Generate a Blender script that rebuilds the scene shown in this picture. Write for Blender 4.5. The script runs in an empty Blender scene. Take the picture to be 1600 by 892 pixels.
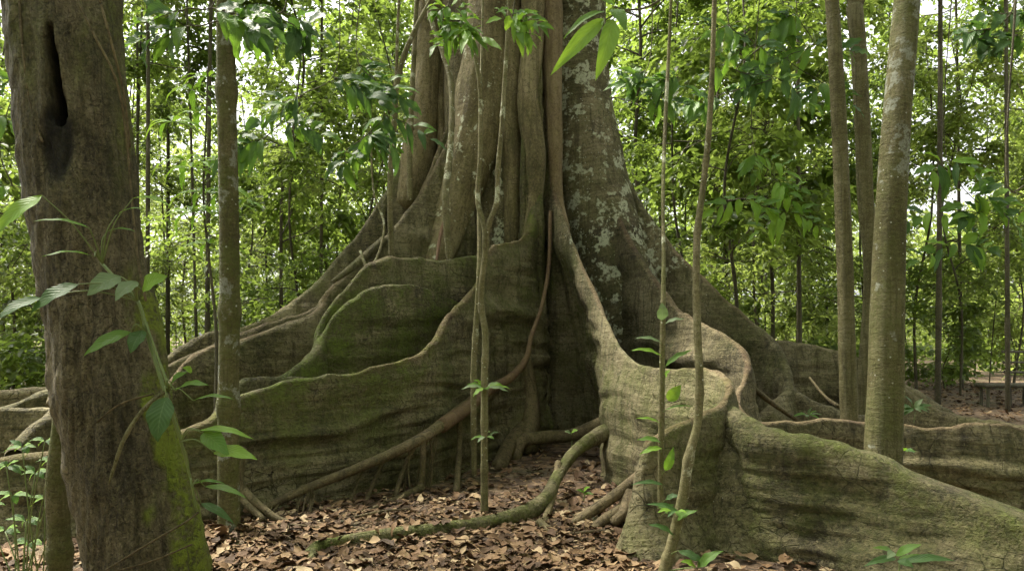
import bpy, math, numpy as np
from mathutils import Vector, Matrix

# ------------------------------------------------------------------ camera, sky, sun, exposure
sc = bpy.context.scene
COL = sc.collection
F = 1155.0            # focal length in pixels of a 1600 px wide frame
HOR = 520.0           # horizon row
EYE = 1.6
cam_d = bpy.data.cameras.new('camera')
cam = bpy.data.objects.new('camera', cam_d); COL.objects.link(cam)
cam.location = (0, 0, EYE); cam.rotation_euler = (math.radians(90), 0, 0)
cam_d.sensor_width = 36; cam_d.lens = 36 * F / 1600
cam_d.shift_y = (HOR - 446) / 1600
cam_d.clip_start = 0.05; cam_d.clip_end = 1000
sc.camera = cam

SUN_EL, SUN_AZ = 58.0, -55.0     # azimuth clockwise from +Y (north)
wd = bpy.data.worlds.new('World'); sc.world = wd; wd.use_nodes = True
wn, wl = wd.node_tree.nodes, wd.node_tree.links
bg = wn['Background']; bg.inputs[1].default_value = 0.15
sky = wn.new('ShaderNodeTexSky'); sky.sky_type = 'NISHITA'; sky.sun_disc = False
sky.sun_elevation = math.radians(SUN_EL); sky.sun_rotation = math.radians(SUN_AZ)
sky.air_density = 1.0; sky.dust_density = 4.0; sky.ozone_density = 1.0
hs = wn.new('ShaderNodeHueSaturation'); hs.inputs['Saturation'].default_value = 0.10
wl.new(sky.outputs[0], hs.inputs['Color']); wl.new(hs.outputs[0], bg.inputs[0])
sd = bpy.data.lights.new('sun', 'SUN'); sd.energy = 4.4; sd.angle = math.radians(6.0); sd.color = (1, .93, .78)
sun = bpy.data.objects.new('sun', sd); COL.objects.link(sun)
az, el = math.radians(SUN_AZ), math.radians(SUN_EL)
sdir = Vector((math.sin(az) * math.cos(el), math.cos(az) * math.cos(el), math.sin(el)))
sun.rotation_euler = sdir.to_track_quat('Z', 'Y').to_euler()
sun.location = sdir * 60
vs = sc.view_settings
vs.view_transform = 'Standard'; vs.look = 'None'; vs.gamma = 1.0; vs.use_curve_mapping = False
vs.exposure = 1.65
cy = sc.cycles
cy.max_bounces = 5; cy.diffuse_bounces = 3; cy.glossy_bounces = 1; cy.transmission_bounces = 3; cy.transparent_max_bounces = 4
cy.adaptive_threshold = .03
cy.caustics_reflective = False; cy.caustics_refractive = False

rng = np.random.RandomState(11)

# ------------------------------------------------------------------ maths helpers
def W(px, py, D):
    """a place in the forest: direction px/py as surveyed, D metres ahead of the eye"""
    return np.array(((px - 800) * D / F, D, EYE - (py - HOR) * D / F))

def _h(ix, iy, iz, s):
    n = (ix * 374761393 + iy * 668265263 + iz * 1274126177 + s * 974711) & 0xffffffff
    n = ((n ^ (n >> 13)) * 1274126177) & 0xffffffff
    n = (n ^ (n >> 16)) & 0xffffffff
    return n / 4294967295.0 * 2 - 1

def vnoise(x, y, z=0.0, s=0):
    x, y, z = np.broadcast_arrays(np.asarray(x, float), np.asarray(y, float), np.asarray(z, float))
    ix, iy, iz = np.floor(x).astype(np.int64), np.floor(y).astype(np.int64), np.floor(z).astype(np.int64)
    fx, fy, fz = x - ix, y - iy, z - iz
    fx, fy, fz = [f * f * f * (f * (f * 6 - 15) + 10) for f in (fx, fy, fz)]
    r = 0
    for a in (0, 1):
        for b in (0, 1):
            for c in (0, 1):
                w = (fx if a else 1 - fx) * (fy if b else 1 - fy) * (fz if c else 1 - fz)
                r = r + w * _h(ix + a, iy + b, iz + c, s)
    return r

def fbm(x, y, z=0.0, s=0, o=3):
    r, a, f = 0, .5, 1.0
    for k in range(o):
        r = r + a * vnoise(np.asarray(x) * f, np.asarray(y) * f, np.asarray(z) * f, s + k * 17); a *= .5; f *= 2.03
    return r

def sstep(a, b, x):
    t = np.clip((np.asarray(x, float) - a) / (b - a), 0, 1); return t * t * (3 - 2 * t)

def spline(P, n):
    """Catmull-Rom through P (rows of any width), n samples spaced evenly along the first three columns."""
    P = np.asarray(P, float)
    if len(P) == 2: P = np.array([P[0], (P[0] + P[1]) / 2, P[1]])
    Q = np.vstack([2 * P[0] - P[1], P, 2 * P[-1] - P[-2]])
    out = []
    for i in range(1, len(Q) - 2):
        t0 = 0; d = [max(np.linalg.norm(Q[j + 1][:3] - Q[j][:3]), 1e-6) ** .5 for j in (i - 1, i, i + 1)]
        t1 = d[0]; t2 = t1 + d[1]; t3 = t2 + d[2]
        t = np.linspace(t1, t2, 24, endpoint=False)[:, None]
        A1 = (t1 - t) / t1 * Q[i - 1] + t / t1 * Q[i]
        A2 = (t2 - t) / (t2 - t1) * Q[i] + (t - t1) / (t2 - t1) * Q[i + 1]
        A3 = (t3 - t) / (t3 - t2) * Q[i + 1] + (t - t2) / (t3 - t2) * Q[i + 2]
        B1 = (t2 - t) / t2 * A1 + t / t2 * A2
        B2 = (t3 - t) / (t3 - t1) * A2 + (t - t1) / (t3 - t1) * A3
        out.append((t2 - t) / (t2 - t1) * B1 + (t - t1) / (t2 - t1) * B2)
    S = np.vstack(out + [P[-1:]])
    L = np.r_[0, np.cumsum(np.linalg.norm(np.diff(S[:, :3], axis=0), axis=1))]
    u = np.linspace(0, L[-1], n)
    return np.stack([np.interp(u, L, S[:, k]) for k in range(S.shape[1])], 1), u

def gz(x, y):
    """height of the forest floor"""
    return .05 * fbm(np.asarray(x) * .6, np.asarray(y) * .6, 3.3, 5) + .25 * sstep(20, 60, y) * vnoise(np.asarray(x) * .08, np.asarray(y) * .08, .5, 9)

# ------------------------------------------------------------------ mesh / object helpers
def mesh(name, V, faces, mat, uv=None, att=None, smooth=True):
    """faces: (n,4) or (n,3) index arrays, or a list of such arrays"""
    V = np.asarray(V, np.float32)
    if not isinstance(faces, list): faces = [faces]
    faces = [np.asarray(f, np.int32) for f in faces if len(f)]
    me = bpy.data.meshes.new(name)
    me.vertices.add(len(V)); me.vertices.foreach_set('co', V.ravel())
    li = np.concatenate([f.ravel() for f in faces])
    tot = np.concatenate([np.full(len(f), f.shape[1], np.int32) for f in faces])
    st = np.r_[0, np.cumsum(tot)[:-1]].astype(np.int32)
    me.loops.add(len(li)); me.loops.foreach_set('vertex_index', li)
    me.polygons.add(len(tot)); me.polygons.foreach_set('loop_start', st)
    me.polygons.foreach_set('use_smooth', np.full(len(tot), smooth))
    if uv is not None:
        ul = me.uv_layers.new(name='UVMap')
        ul.data.foreach_set('uv', np.asarray(uv, np.float32)[li].ravel())
    if att is not None:
        a = me.color_attributes.new('tint', 'FLOAT_COLOR', 'POINT')
        A = np.ones((len(V), 4), np.float32); A[:, :att.shape[1]] = att
        a.data.foreach_set('color', A.ravel())
    me.update(calc_edges=True); me.validate()
    if mat is not None: me.materials.append(mat)
    return me

def link(name, me, parent=None, loc=None):
    o = bpy.data.objects.new(name, me); COL.objects.link(o)
    if parent is not None: o.parent = parent
    if loc is not None: o.location = loc
    return o

def tag(o, label=None, cat=None, group=None, kind=None):
    for k, v in (('label', label), ('category', cat), ('group', group), ('kind', kind)):
        if v: o[k] = v
    return o

def thing(name, loc, label, cat, group=None):
    o = bpy.data.objects.new(name, None); COL.objects.link(o)
    o.location = [float(c) for c in loc]; o.empty_display_size = .2
    return tag(o, label, cat, group)

def part(name, parent, V, faces, mat, **k):
    """V in world coordinates; parents here are never rotated or scaled"""
    off = np.zeros(3)
    p = parent
    while p is not None:
        off = off + np.array(p.location); p = p.parent
    return link(name, mesh(name, np.asarray(V) - off, faces, mat, **k), parent)

def copy_tree(o, parent=None):
    c = o.copy(); COL.objects.link(c); c.parent = parent
    for ch in o.children: copy_tree(ch, c)
    return c

def grid_faces(n, m, wrap=False):
    i = np.arange(n - 1)[:, None] * m; j = np.arange(m if wrap else m - 1)[None]
    j2 = (j + 1) % m
    return np.stack([i + j, i + j2, i + m + j2, i + m + j], -1).reshape(-1, 4)

def tube(ctrl, rad, n=40, seg=12, rough=.08, seed=0, oval=1.0, lump=3.0, knots=0.0, cap=True):
    """swept tapering limb: ctrl rows (x,y,z), rad one radius per control point. Returns V, faces, uv, tube centres."""
    C = np.column_stack([np.asarray(ctrl, float), np.asarray(rad, float) * np.ones(len(ctrl))])
    S, u = spline(C, n); P = S[:, :3]; R = np.maximum(S[:, 3], .001)
    T = np.gradient(P, axis=0); T /= np.linalg.norm(T, axis=1)[:, None] + 1e-9
    up = np.array((0, 1., 0)) if abs(T[0][2]) > .7 else np.array((0, 0, 1.))
    A = np.zeros_like(P); a = up - T[0] * T[0].dot(up); A[0] = a / np.linalg.norm(a)
    for i in range(1, n):
        a = A[i - 1] - T[i] * T[i].dot(A[i - 1]); A[i] = a / np.linalg.norm(a)
    B = np.cross(T, A)
    th = np.arange(seg) / seg * 2 * np.pi
    cx, sx = np.cos(th), np.sin(th)
    nz = fbm(cx[None] * 1.3 + seed * 7.1, sx[None] * 1.3, u[:, None] * lump / 3, seed, 3)
    r = R[:, None] * (1 + rough * 2 * nz)
    if knots:
        for k in range(int(u[-1] / knots)):
            uu = (k + .5 + .3 * vnoise(k * 1.7, seed)) * knots
            r = r * (1 + .22 * np.exp(-((u - uu) / (R.mean() * 1.1)) ** 2))[:, None]
    V = P[:, None] + A[:, None] * (cx[None] * r)[..., None] * oval + B[:, None] * (sx[None] * r)[..., None]
    Fc = grid_faces(n, seg, True)
    uv = np.stack([np.broadcast_to(th * R.mean(), (n, seg)), np.broadcast_to(u[:, None], (n, seg))], -1)
    V = V.reshape(-1, 3); uv = uv.reshape(-1, 2); fs = [Fc]
    if cap:
        V = np.vstack([V, P[0] - T[0] * R[0] * .5, P[-1] + T[-1] * R[-1] * .6]); uv = np.vstack([uv, [0, 0], [0, u[-1]]])
        i = np.arange(seg); j = (i + 1) % seg; m = n * seg
        fs.append(np.stack([j, i, np.full(seg, m)], 1)); fs.append(np.stack([(n - 1) * seg + i, (n - 1) * seg + j, np.full(seg, m + 1)], 1))
    return V, fs, uv, S

def tints(V, red=0, moss=0, lich=0, seed=0):
    A = np.zeros((len(V), 3)); A[:, 0] = red; A[:, 1] = moss; A[:, 2] = lich
    return A

# ------------------------------------------------------------------ materials
def newmat(name):
    m = bpy.data.materials.new(name); m.use_nodes = True
    nt = m.node_tree; nt.nodes.clear()
    return m, nt.nodes, nt.links

def N(nodes, t, **k):
    n = nodes.new(t)
    for a, v in k.items():
        if a.startswith('i_'): n.inputs[a[2:].replace('_', ' ')].default_value = v
        else: setattr(n, a, v)
    return n

def ramp(nodes, links, src, stops):
    r = nodes.new('ShaderNodeValToRGB'); e = r.color_ramp.elements
    while len(e) < len(stops): e.new(.5)
    for q, (p, c) in zip(e, stops): q.position = p; q.color = (*c, 1) if len(c) == 3 else c
    links.new(src, r.inputs[0]); return r.outputs[0]

def noise(nodes, links, vec, scale, detail=4, rough=.55, dist=0.0):
    n = N(nodes, 'ShaderNodeTexNoise'); n.inputs['Scale'].default_value = scale; n.inputs['Detail'].default_value = detail
    n.inputs['Roughness'].default_value = rough; n.inputs['Distortion'].default_value = dist
    links.new(vec, n.inputs['Vector']); return n.outputs['Fac']

def mixc(nodes, links, fac, a, b, blend='MIX'):
    m = N(nodes, 'ShaderNodeMix', data_type='RGBA', blend_type=blend)
    for s, v in ((m.inputs[0], fac), (m.inputs[6], a), (m.inputs[7], b)):
        if hasattr(v, 'links'): links.new(v, s)
        elif isinstance(v, tuple): s.default_value = (*v, 1)
        else: s.default_value = v
    return m.outputs[2]

def math_(nodes, links, op, a, b=None, clamp=False):
    m = N(nodes, 'ShaderNodeMath', operation=op, use_clamp=clamp)
    for s, v in zip(m.inputs, (a, b)):
        if v is None: continue
        if hasattr(v, 'links'): links.new(v, s)
        else: s.default_value = v
    return m.outputs[0]

def bark(name, dark, mid, light, moss=(.095, .12, .018), lich=(.50, .51, .36), red=(.18, .095, .06), stretch=(1.0, 9.0), scale=1.0, bump=.5, ring=0.0):
    m, n, l = newmat(name)
    tc = N(n, 'ShaderNodeTexCoord'); uvn = N(n, 'ShaderNodeUVMap', uv_map='UVMap')
    mp = N(n, 'ShaderNodeMapping'); mp.inputs['Scale'].default_value = (stretch[0] * scale, stretch[1] * scale, 1)
    l.new(uvn.outputs[0], mp.inputs[0])
    ob = tc.outputs['Object']
    streak = noise(n, l, mp.outputs[0], 2.2, 7, .62, .6)
    blot = noise(n, l, ob, 1.3 * scale, 5, .6, .4)
    fine = noise(n, l, ob, 24 * scale, 5, .7)
    fine2 = noise(n, l, ob, 70 * scale, 3, .7)
    f = math_(n, l, 'ADD', math_(n, l, 'MULTIPLY', streak, .36), math_(n, l, 'MULTIPLY', blot, .52))
    f = math_(n, l, 'ADD', f, math_(n, l, 'MULTIPLY', fine, .42))
    f = math_(n, l, 'ADD', f, math_(n, l, 'MULTIPLY', math_(n, l, 'SUBTRACT', fine2, .5), .2))
    f = math_(n, l, 'ADD', f, math_(n, l, 'MULTIPLY', math_(n, l, 'SUBTRACT', noise(n, l, ob, .6, 3, .55), .5), .5))
    col = ramp(n, l, f, [(.50, dark), (.63, mid), (.79, light)])
    # fine cracks in patches
    wob_ = N(n, 'ShaderNodeMix', data_type='VECTOR'); wob_.inputs[0].default_value = .12
    nv = N(n, 'ShaderNodeTexNoise'); nv.inputs['Scale'].default_value = 3.0 * scale; l.new(ob, nv.inputs['Vector'])
    l.new(ob, wob_.inputs[4]); l.new(nv.outputs['Color'], wob_.inputs[5])
    vc = N(n, 'ShaderNodeTexVoronoi', feature='DISTANCE_TO_EDGE'); vc.inputs['Scale'].default_value = 7.5 * scale; l.new(wob_.outputs[1], vc.inputs['Vector'])
    crk = math_(n, l, 'MULTIPLY', ramp(n, l, vc.outputs['Distance'], [(.0, (1, 1, 1)), (.035, (0, 0, 0))]), ramp(n, l, noise(n, l, ob, 2.6 * scale, 3), [(.5, (0, 0, 0)), (.6, (1, 1, 1))]))
    col = mixc(n, l, math_(n, l, 'MULTIPLY', crk, .7), col, tuple(c * .45 for c in dark))
    # pits and scurf a few centimetres across, and thin vertical weather streaks
    pit = ramp(n, l, noise(n, l, ob, 42 * scale, 3, .6, .4), [(.36, (1, 1, 1)), (.44, (0, 0, 0))])
    col = mixc(n, l, math_(n, l, 'MULTIPLY', pit, .55), col, tuple(c * .5 for c in dark))
    mv = N(n, 'ShaderNodeMapping'); mv.inputs['Scale'].default_value = (7 * scale, 7 * scale, .55 * scale); l.new(ob, mv.inputs[0])
    drip = ramp(n, l, noise(n, l, mv.outputs[0], 1.6, 5, .65, .3), [(.36, (1, 1, 1)), (.5, (0, 0, 0))])
    col = mixc(n, l, math_(n, l, 'MULTIPLY', drip, .6), col, tuple(c * .8 for c in dark))
    scurf = ramp(n, l, noise(n, l, ob, 30 * scale, 4, .7, .2), [(.60, (0, 0, 0)), (.68, (1, 1, 1))])
    col = mixc(n, l, math_(n, l, 'MULTIPLY', scurf, .45), col, tuple(c * 1.2 for c in light))
    at = N(n, 'ShaderNodeAttribute', attribute_name='tint')
    sep = N(n, 'ShaderNodeSeparateColor'); l.new(at.outputs['Color'], sep.inputs[0])
    # greenish film and moss cushions
    film = math_(n, l, 'MULTIPLY', sep.outputs[1], ramp(n, l, noise(n, l, ob, 2.1, 5, .65, .3), [(.36, (0, 0, 0)), (.62, (1, 1, 1))]))
    col = mixc(n, l, math_(n, l, 'MULTIPLY', film, .55, True), col, (.095, .10, .027))
    mm = ramp(n, l, math_(n, l, 'ADD', math_(n, l, 'MULTIPLY', noise(n, l, ob, 5.5, 6, .75), .6), math_(n, l, 'MULTIPLY', noise(n, l, ob, 38, 3, .7), .4)), [(.42, (0, 0, 0)), (.54, (1, 1, 1))])
    mossf = math_(n, l, 'MULTIPLY', math_(n, l, 'MULTIPLY', sep.outputs[1], film), mm, True)
    mossc = mixc(n, l, fine, tuple(c * .55 for c in moss), tuple(c * 1.75 for c in moss))
    col = mixc(n, l, mossf, col, mossc)
    # pale lichen crusts
    ln = math_(n, l, 'ADD', math_(n, l, 'MULTIPLY', noise(n, l, ob, 3.0, 3, .6), .5), math_(n, l, 'MULTIPLY', noise(n, l, ob, 8, 5, .65, .2), .5))
    lf = ramp(n, l, math_(n, l, 'ADD', ln, math_(n, l, 'MULTIPLY', math_(n, l, 'SUBTRACT', sep.outputs[2], 1.0), .45)), [(.50, (0, 0, 0)), (.535, (1, 1, 1))])
    lf = math_(n, l, 'MULTIPLY', lf, ramp(n, l, fine, [(.36, (0, 0, 0)), (.5, (1, 1, 1))]), True)
    col = mixc(n, l, lf, col, mixc(n, l, fine, tuple(c * .75 for c in lich), lich))
    vo = N(n, 'ShaderNodeTexVoronoi'); vo.inputs['Scale'].default_value = 16; l.new(ob, vo.inputs['Vector'])
    spk = math_(n, l, 'LESS_THAN', vo.outputs['Distance'], math_(n, l, 'MULTIPLY', sep.outputs[2], .13))
    spk = math_(n, l, 'MULTIPLY', spk, math_(n, l, 'GREATER_THAN', noise(n, l, ob, 1.7, 2), .5))
    col = mixc(n, l, math_(n, l, 'MULTIPLY', spk, .8), col, (.5, .51, .42))
    # worn reddish rims
    col = mixc(n, l, math_(n, l, 'MULTIPLY', sep.outputs[0], math_(n, l, 'ADD', .3, fine), True), col, red)
    bs = N(n, 'ShaderNodeBsdfPrincipled'); bs.inputs['Roughness'].default_value = .82
    bs.inputs['Specular IOR Level'].default_value = .3
    l.new(col, bs.inputs['Base Color'])
    hgt = math_(n, l, 'ADD', math_(n, l, 'MULTIPLY', streak, .9), math_(n, l, 'MULTIPLY', fine, .5))
    hgt = math_(n, l, 'ADD', hgt, math_(n, l, 'MULTIPLY', fine2, .26))
    hgt = math_(n, l, 'ADD', hgt, math_(n, l, 'SUBTRACT', math_(n, l, 'MULTIPLY', mossf, .6), math_(n, l, 'MULTIPLY', math_(n, l, 'ADD', pit, crk), .3)))
    if ring:
        wv = N(n, 'ShaderNodeTexWave', bands_direction='Y'); wv.inputs['Scale'].default_value = ring; wv.inputs['Distortion'].default_value = 3; wv.inputs['Detail'].default_value = 3
        l.new(uvn.outputs[0], wv.inputs['Vector']); hgt = math_(n, l, 'ADD', hgt, math_(n, l, 'MULTIPLY', wv.outputs['Fac'], .12))
    bp = N(n, 'ShaderNodeBump'); bp.inputs['Strength'].default_value = bump; bp.inputs['Distance'].default_value = .035
    l.new(hgt, bp.inputs['Height']); l.new(bp.outputs[0], bs.inputs['Normal'])
    o = N(n, 'ShaderNodeOutputMaterial'); l.new(bs.outputs[0], o.inputs[0])
    return m

M = {}
M['giant'] = bark('giant_bark', (.03, .025, .012), (.122, .101, .053), (.26, .222, .13), red=(.19, .095, .055), bump=1.0)
M['column'] = bark('column_bark', (.06, .046, .02), (.145, .115, .056), (.26, .214, .118), stretch=(6, 1.2), bump=.5, ring=3)
M['root'] = bark('root_bark', (.04, .029, .015), (.105, .078, .04), (.2, .155, .088), stretch=(5, 2), bump=.5)
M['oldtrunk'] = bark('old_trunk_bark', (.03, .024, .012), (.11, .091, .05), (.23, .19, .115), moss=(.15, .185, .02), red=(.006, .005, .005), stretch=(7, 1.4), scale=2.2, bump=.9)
M['smooth'] = bark('smooth_tree_bark', (.08, .068, .026), (.15, .13, .055), (.24, .215, .115), stretch=(2, 6), scale=2.4, bump=.9, lich=(.34, .35, .27))
M['sapling'] = bark('sapling_bark', (.075, .061, .028), (.165, .14, .07), (.28, .25, .15), stretch=(3, 6), scale=3.0, bump=.4)
M['darktrunk'] = bark('dark_trunk_bark', (.03, .024, .016), (.075, .062, .042), (.15, .13, .095), stretch=(3, 6), scale=2.5, bump=.4)
M['wood'] = bark('weathered_wood', (.05, .042, .032), (.12, .105, .085), (.22, .2, .17), stretch=(6, 1), scale=3, bump=.4)

def leafmat(name, c1, c2, trans, tmix=.45, gloss=.5):
    """c1..c2: the range the leaf's own tone runs over; trans: colour of light that has passed through the blade"""
    m, n, l = newmat(name)
    at = N(n, 'ShaderNodeAttribute', attribute_name='tint'); sep = N(n, 'ShaderNodeSeparateColor'); l.new(at.outputs['Color'], sep.inputs[0])
    oi = N(n, 'ShaderNodeObjectInfo')
    t = math_(n, l, 'ADD', math_(n, l, 'MULTIPLY', sep.outputs[0], .7), math_(n, l, 'MULTIPLY', oi.outputs['Random'], .3), True)
    col = mixc(n, l, t, c1, c2)
    tr = mixc(n, l, t, tuple(c * .7 for c in trans), tuple(c * 1.25 for c in trans))
    d = N(n, 'ShaderNodeBsdfPrincipled'); d.inputs['Roughness'].default_value = .42; d.inputs['Specular IOR Level'].default_value = gloss
    l.new(col, d.inputs['Base Color'])
    tl = N(n, 'ShaderNodeBsdfTranslucent'); l.new(tr, tl.inputs['Color'])
    mx = N(n, 'ShaderNodeMixShader'); mx.inputs[0].default_value = tmix
    l.new(d.outputs[0], mx.inputs[1]); l.new(tl.outputs[0], mx.inputs[2])
    o = N(n, 'ShaderNodeOutputMaterial'); l.new(mx.outputs[0], o.inputs[0])
    return m
M['leaf'] = leafmat('forest_leaf', (.04, .08, .018), (.11, .155, .033), (.25, .35, .055), .52)
M['leaf_dark'] = leafmat('dark_leaf', (.032, .068, .018), (.08, .125, .028), (.15, .25, .04), .45)
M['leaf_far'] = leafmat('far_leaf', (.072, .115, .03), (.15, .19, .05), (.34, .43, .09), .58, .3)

def bigleafmat(name, c, trans, vein):
    m, n, l = newmat(name)
    uvn = N(n, 'ShaderNodeUVMap', uv_map='UVMap'); sx = N(n, 'ShaderNodeSeparateXYZ'); l.new(uvn.outputs[0], sx.inputs[0])
    ax = math_(n, l, 'ABSOLUTE', math_(n, l, 'SUBTRACT', sx.outputs[0], .5))
    mid = math_(n, l, 'LESS_THAN', ax, .022)
    ph = math_(n, l, 'SUBTRACT', math_(n, l, 'MULTIPLY', sx.outputs[1], 9.0), math_(n, l, 'MULTIPLY', ax, 5.0))
    fr = math_(n, l, 'FRACT', ph)
    side = math_(n, l, 'MULTIPLY', math_(n, l, 'LESS_THAN', fr, .1), .35)
    tc = N(n, 'ShaderNodeTexCoord'); nz = noise(n, l, tc.outputs['Object'], 30, 4, .6)
    col = mixc(n, l, nz, tuple(x * .7 for x in c), tuple(x * 1.3 for x in c))
    vf = math_(n, l, 'ADD', math_(n, l, 'MULTIPLY', mid, .7), side, True)
    col = mixc(n, l, vf, col, vein)
    d = N(n, 'ShaderNodeBsdfPrincipled'); d.inputs['Roughness'].default_value = .48; d.inputs['Specular IOR Level'].default_value = .3; l.new(col, d.inputs['Base Color'])
    bp = N(n, 'ShaderNodeBump'); bp.inputs['Strength'].default_value = .3; bp.inputs['Distance'].default_value = .003
    l.new(math_(n, l, 'SINE', math_(n, l, 'MULTIPLY', ph, 6.28)), bp.inputs['Height']); l.new(bp.outputs[0], d.inputs['Normal'])
    tl = N(n, 'ShaderNodeBsdfTranslucent'); tl.inputs[0].default_value = (*trans, 1)
    mx = N(n, 'ShaderNodeMixShader'); mx.inputs[0].default_value = .35
    l.new(d.outputs[0], mx.inputs[1]); l.new(tl.outputs[0], mx.inputs[2])
    o = N(n, 'ShaderNodeOutputMaterial'); l.new(mx.outputs[0], o.inputs[0]); return m
M['big_leaf'] = bigleafmat('glossy_leaf', (.085, .17, .028), (.24, .44, .04), (.14, .22, .06))
M['bright_leaf'] = bigleafmat('bright_young_leaf', (.15, .28, .03), (.36, .56, .05), (.22, .33, .08))
M['pale_leaf'] = bigleafmat('pale_leaf', (.15, .21, .10), (.2, .3, .1), (.25, .3, .18))
M['blue_leaf'] = bigleafmat('deep_green_leaf', (.05, .105, .03), (.12, .24, .035), (.13, .2, .08))

m, n, l = newmat('green_stem')
b_ = N(n, 'ShaderNodeBsdfPrincipled'); b_.inputs['Roughness'].default_value = .5
tc = N(n, 'ShaderNodeTexCoord'); l.new(mixc(n, l, noise(n, l, tc.outputs['Object'], 20), (.08, .12, .03), (.18, .22, .07)), b_.inputs['Base Color'])
l.new(b_.outputs[0], N(n, 'ShaderNodeOutputMaterial').inputs[0]); M['stem'] = m

m, n, l = newmat('forest_floor')
tc = N(n, 'ShaderNodeTexCoord'); ob = tc.outputs['Object']
vo = N(n, 'ShaderNodeTexVoronoi'); vo.inputs['Scale'].default_value = 11; l.new(ob, vo.inputs['Vector'])
hv = N(n, 'ShaderNodeSeparateColor'); l.new(vo.outputs['Color'], hv.inputs[0])
c = ramp(n, l, math_(n, l, 'ADD', math_(n, l, 'MULTIPLY', hv.outputs[0], .6), math_(n, l, 'MULTIPLY', noise(n, l, ob, 6, 6, .7), .5)), [(.2, (.035, .022, .013)), (.5, (.10, .062, .036)), (.85, (.22, .15, .09))])
c = mixc(n, l, ramp(n, l, noise(n, l, ob, .45, 4), [(.52, (0, 0, 0)), (.66, (.8, .8, .8))]), c, (.045, .06, .018))
b_ = N(n, 'ShaderNodeBsdfPrincipled'); b_.inputs['Roughness'].default_value = .9; l.new(c, b_.inputs['Base Color'])
bp = N(n, 'ShaderNodeBump'); bp.inputs['Strength'].default_value = .8; bp.inputs['Distance'].default_value = .03
l.new(math_(n, l, 'ADD', hv.outputs[1], noise(n, l, ob, 25, 4)), bp.inputs['Height']); l.new(bp.outputs[0], b_.inputs['Normal'])
l.new(b_.outputs[0], N(n, 'ShaderNodeOutputMaterial').inputs[0]); M['floor'] = m

m, n, l = newmat('dry_leaf')
at = N(n, 'ShaderNodeAttribute', attribute_name='tint'); sep = N(n, 'ShaderNodeSeparateColor'); l.new(at.outputs['Color'], sep.inputs[0])
oi = N(n, 'ShaderNodeObjectInfo')
t = math_(n, l, 'FRACT', math_(n, l, 'ADD', sep.outputs[0], oi.outputs['Random']))
c = ramp(n, l, t, [(0, (.035, .022, .012)), (.25, (.09, .05, .025)), (.5, (.16, .093, .047)), (.75, (.24, .15, .078)), (.92, (.33, .23, .125)), (1, (.46, .36, .22))])
tc = N(n, 'ShaderNodeTexCoord'); c = mixc(n, l, math_(n, l, 'MULTIPLY', noise(n, l, tc.outputs['Object'], 35, 4, .7), .6), c, (.06, .035, .02))
b_ = N(n, 'ShaderNodeBsdfPrincipled'); b_.inputs['Roughness'].default_value = .75; b_.inputs['Specular IOR Level'].default_value = .25; l.new(c, b_.inputs['Base Color'])
l.new(b_.outputs[0], N(n, 'ShaderNodeOutputMaterial').inputs[0]); M['dry'] = m

# ------------------------------------------------------------------ ground
def axis(lo, hi, steps):
    v = [lo]
    for end, st in steps:
        while v[-1] < end - 1e-6: v.append(min(v[-1] + st, end))
    return np.array(v)
gx = axis(-160, 160, [(-40, 8), (-9, .8), (9, .12), (40, .8), (160, 8)])
gy = axis(-12, 220, [(3, .6), (14, .12), (40, .8), (220, 9)])
XX, YY = np.meshgrid(gx, gy)
GV = np.stack([XX, YY, gz(XX, YY)], -1).reshape(-1, 3)
ground = link('ground', mesh('ground', GV, grid_faces(len(gy), len(gx)), M['floor']))
tag(ground, 'brown forest floor strewn with dead leaves', None, None, 'structure')

# ------------------------------------------------------------------ the giant tree
GX, GY = -.12, 12.4
giant = thing('buttressed_tree', (GX, GY, 0), 'giant rainforest tree with huge sinuous plank buttress roots filling the middle', 'tree')

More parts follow.
